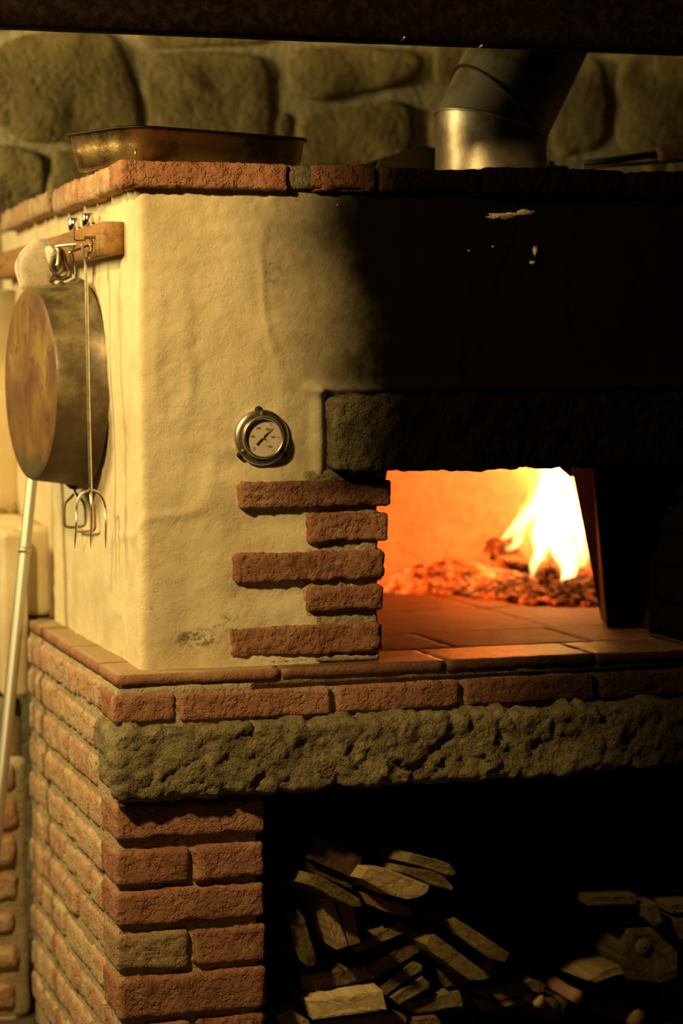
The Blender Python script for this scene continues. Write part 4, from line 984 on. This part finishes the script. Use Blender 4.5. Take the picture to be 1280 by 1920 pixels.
BD = [
 ([(593, 1565), (679, 1607), (666, 1648), (575, 1609)], 0.045, .30, WR2, 'dark reddish square wood block at the top left of the heap', (.0, .05)),
 ([(573, 1612), (664, 1650), (658, 1667), (562, 1626)], 0.060, .30, WD, 'thin dark board directly under the reddish square block', (.0, .05)),
 ([(597, 1641), (640, 1664), (674, 1686), (677, 1700), (660, 1700), (620, 1681), (586, 1661)], 0.000, .13, W, 'long thin board with a frayed splintered lower end, leftmost upper board', (-.33, -.03)),
 ([(772, 1599), (821, 1612), (842, 1620), (854, 1636), (849, 1641), (835, 1640), (764, 1617)], 0.020, .28, W, 'topmost board of the heap with a rounded right end', (-.5, -.0)),
 ([(760, 1625), (781, 1628), (809, 1632), (832, 1644), (849, 1664), (846, 1669), (804, 1657), (756, 1636)], 0.022, .28, W, 'thin pointed board directly under the topmost rounded board', (-.45, 0)),
 ([(691, 1626), (725, 1628), (805, 1660), (801, 1672), (784, 1683), (762, 1686), (739, 1681), (697, 1658), (676, 1647)], 0.020, .28, WF, 'thick bright split board with cracked half-round end near the top', (-.5, 0)),
 ([(674, 1672), (697, 1678), (739, 1692), (767, 1700), (769, 1714), (762, 1717), (722, 1709), (688, 1695)], 0.060, .3, WR, 'small ringed board end just below the thick cracked board', (.02, 0)),
 ([(540, 1711), (556, 1703), (570, 1720), (592, 1796), (590, 1810), (576, 1812), (562, 1801), (548, 1770)], 0.060, .26, W, 'upright greenish board standing alone at the far left', (-.05, 0)),
 ([(598, 1686), (624, 1684), (652, 1773), (631, 1782)], 0.055, .26, WF, 'left one of the two upright boards leaning together', (-.08, 0)),
 ([(632, 1690), (655, 1692), (662, 1703), (676, 1767), (655, 1774)], 0.058, .26, WR, 'right redder one of the two upright boards leaning together', (-.02, 0)),
 ([(666, 1773), (750, 1728), (762, 1748), (669, 1787)], 0.090, .26, W, 'brown slanting board right of the two upright boards', (0, 0.02)),
 ([(562, 1830), (641, 1817), (683, 1811), (703, 1833), (573, 1863), (565, 1857)], 0.100, .28, W, 'dark flat board lying on top of the bright square-cut block', (0, 0)),
 ([(684, 1811), (770, 1764), (784, 1773), (784, 1786), (705, 1833)], 0.105, .26, W, 'dark board rising to the right from the flat dark board', (0, 0)),
 ([(575, 1876), (717, 1858), (724, 1893), (586, 1912)], 0.055, .30, WB, 'bright pale square-cut block with saw marks at the bottom', (-.02, 0.03)),
 ([(711, 1852), (773, 1801), (791, 1810), (790, 1820), (722, 1866)], 0.110, .26, W, 'slanting board rising right of the bright square-cut block, upper of two', (0, 0)),
 ([(731, 1871), (793, 1832), (805, 1843), (801, 1855), (748, 1884)], 0.105, .26, W, 'slanting board rising right of the bright square-cut block, lower of two', (0, 0)),
 ([(764, 1878), (861, 1857), (867, 1887), (786, 1900), (766, 1896)], 0.120, .26, W, 'greenish flat board low in the middle of the heap', (0, 0)),
 ([(806, 1756), (818, 1754), (860, 1786), (911, 1825), (905, 1837), (880, 1837), (811, 1787), (799, 1772)], 0.055, .30, W, 'long board sloping steeply down to the right across the heap', (-.25, .05)),
 ([(839, 1725), (855, 1722), (955, 1787), (946, 1804), (917, 1797), (861, 1756)], 0.050, .30, W, 'uppermost right board sloping down, bright at its upper end', (-.2, .02)),
 ([(820, 1818), (880, 1808), (925, 1797), (933, 1812), (930, 1831), (836, 1852)], 0.120, .26, W, 'short board tucked under the long steep board', (0, .0)),
 ([(886, 1856), (999, 1837), (1024, 1847), (1017, 1860), (930, 1878), (900, 1870)], 0.140, .30, W, 'wide flat board at the right foot of the heap, upper of two', (-.02, 0.0)),
 ([(886, 1871), (930, 1881), (1015, 1864), (1010, 1874), (905, 1897)], 0.142, .28, W, 'thin board under the wide flat board at the right foot', (-.02, 0)),
 ([(520, 1903), (545, 1893), (580, 1915), (585, 1935), (530, 1930)], 0.060, .3, WF, 'pale board corner poking up at the very bottom left', (0, 0)),
 ([(600, 1914), (740, 1901), (762, 1908), (758, 1925), (600, 1940)], 0.100, .3, WR, 'reddish board lying beneath the bright square-cut block', (0, 0)),
 ([(776, 1910), (818, 1906), (826, 1916), (824, 1930), (778, 1932)], 0.110, .3, WR, 'small reddish board end beside the reddish bottom board', (0, 0)),
 ([(1098, 1680), (1192, 1678), (1193, 1696), (1102, 1698)], 0.085, .2, WD, 'dim board high at the back right of the wood store', (0, 0)),
 ([(1208, 1700), (1232, 1694), (1244, 1728), (1226, 1738), (1212, 1722)], 0.07, .2, WD, 'small dim upright chunk above the big knotted log', (0, 0)),
 ([(1250, 1696), (1300, 1692), (1300, 1712), (1256, 1712)], 0.075, .2, WD, 'small pale chunk above the big knotted log at the right edge', (0, 0)),
 ([(1262, 1724), (1290, 1720), (1300, 1760), (1276, 1762)], 0.08, .2, WD, 'narrow reddish chunk right of the big knotted log', (0, 0)),
]
for pix, Y, L, m, lab, sk in BD: board(pix, Y, L, m, lab, sk)
# big knotted block and split log
lg = empty('knotted_log', 'big knotted square log lying at the right of the wood store', 'log')
c0 = [P(1178, 1742, 'Y', .34), P(1260, 1738, 'Y', .34), P(1270, 1760, 'Y', .34), P(1266, 1835, 'Y', .34), P(1240, 1850, 'Y', .34), P(1180, 1838, 'Y', .34), P(1164, 1800, 'Y', .34)]
o = board([(1178, 1742), (1258, 1738), (1270, 1760), (1268, 1830), (1240, 1842), (1180, 1836), (1164, 1800)], .11, .3, WD, '', (-.05, 0), 'log_body'); o.parent = lg
for k in ('label', 'category', 'group'):
    if k in o: del o[k]
k0 = P(1206, 1775, 'Y', .108); lathe('knot', [(0.016, -0.002), (0.014, 0.003), (0.007, 0.001), (0.0, 0.004)], axis_matrix(k0, (0, -1, 0)), wood_dark_m, lg, 20)
sl = board([(1100, 1838), (1130, 1818), (1180, 1806), (1198, 1812), (1190, 1822), (1150, 1830), (1118, 1842)], .13, .30, W, 'split log with a pale crescent-shaped end facing out', (-.10, -.06), 'split_log', 'logs on the floor of the wood store')
for (x, y, r_, Y, lab) in [(1012, 1880, .0125, .10, 'small round stick with the palest cut end, beside the wide flat board'), (1032, 1896, .020, .13, 'round stick behind and below the palest stick'), (1050, 1893, .019, .17, 'round stick with a dark end, rightmost of the three touching sticks'),
                           (1085, 1867, .0135, .15, 'round stick lying apart, between the three sticks and the split log'), (1195, 1914, .018, .17, 'reddish stick end low at the bottom right')]:
    a = P(x, y, 'Y', Y); log('round_stick', a, a + Vector((-0.03, 0.24, 0.0)), r_, wood_fresh_m if r_ < .013 else (wood_red_m if r_ < .0185 else wood_dark_m), lab, 'firewood', seed=x, group='round sticks in the wood store', rough=0.06)
bx = empty('dark_crate', 'dark upright crate with a faint ring mark at the bottom right corner', 'crate')
o = board([(1236, 1826), (1330, 1822), (1340, 1960), (1250, 1965)], .20, .12, WD, '', (0, 0), 'crate_body'); o.parent = bx
for k in ('label', 'category', 'group'):
    if k in o: del o[k]
k0 = P(1263, 1868, 'Y', .196); ring = [k0 + Vector((0.009 * math.cos(a), 0, 0.011 * math.sin(a))) for a in np.linspace(0, 2 * math.pi, 20, endpoint=False)]
tube('ring_mark', ring, 0.0012, black_m, bx, 6, True)
# the shadowed bottom of the heap: jumbled pieces nobody could count
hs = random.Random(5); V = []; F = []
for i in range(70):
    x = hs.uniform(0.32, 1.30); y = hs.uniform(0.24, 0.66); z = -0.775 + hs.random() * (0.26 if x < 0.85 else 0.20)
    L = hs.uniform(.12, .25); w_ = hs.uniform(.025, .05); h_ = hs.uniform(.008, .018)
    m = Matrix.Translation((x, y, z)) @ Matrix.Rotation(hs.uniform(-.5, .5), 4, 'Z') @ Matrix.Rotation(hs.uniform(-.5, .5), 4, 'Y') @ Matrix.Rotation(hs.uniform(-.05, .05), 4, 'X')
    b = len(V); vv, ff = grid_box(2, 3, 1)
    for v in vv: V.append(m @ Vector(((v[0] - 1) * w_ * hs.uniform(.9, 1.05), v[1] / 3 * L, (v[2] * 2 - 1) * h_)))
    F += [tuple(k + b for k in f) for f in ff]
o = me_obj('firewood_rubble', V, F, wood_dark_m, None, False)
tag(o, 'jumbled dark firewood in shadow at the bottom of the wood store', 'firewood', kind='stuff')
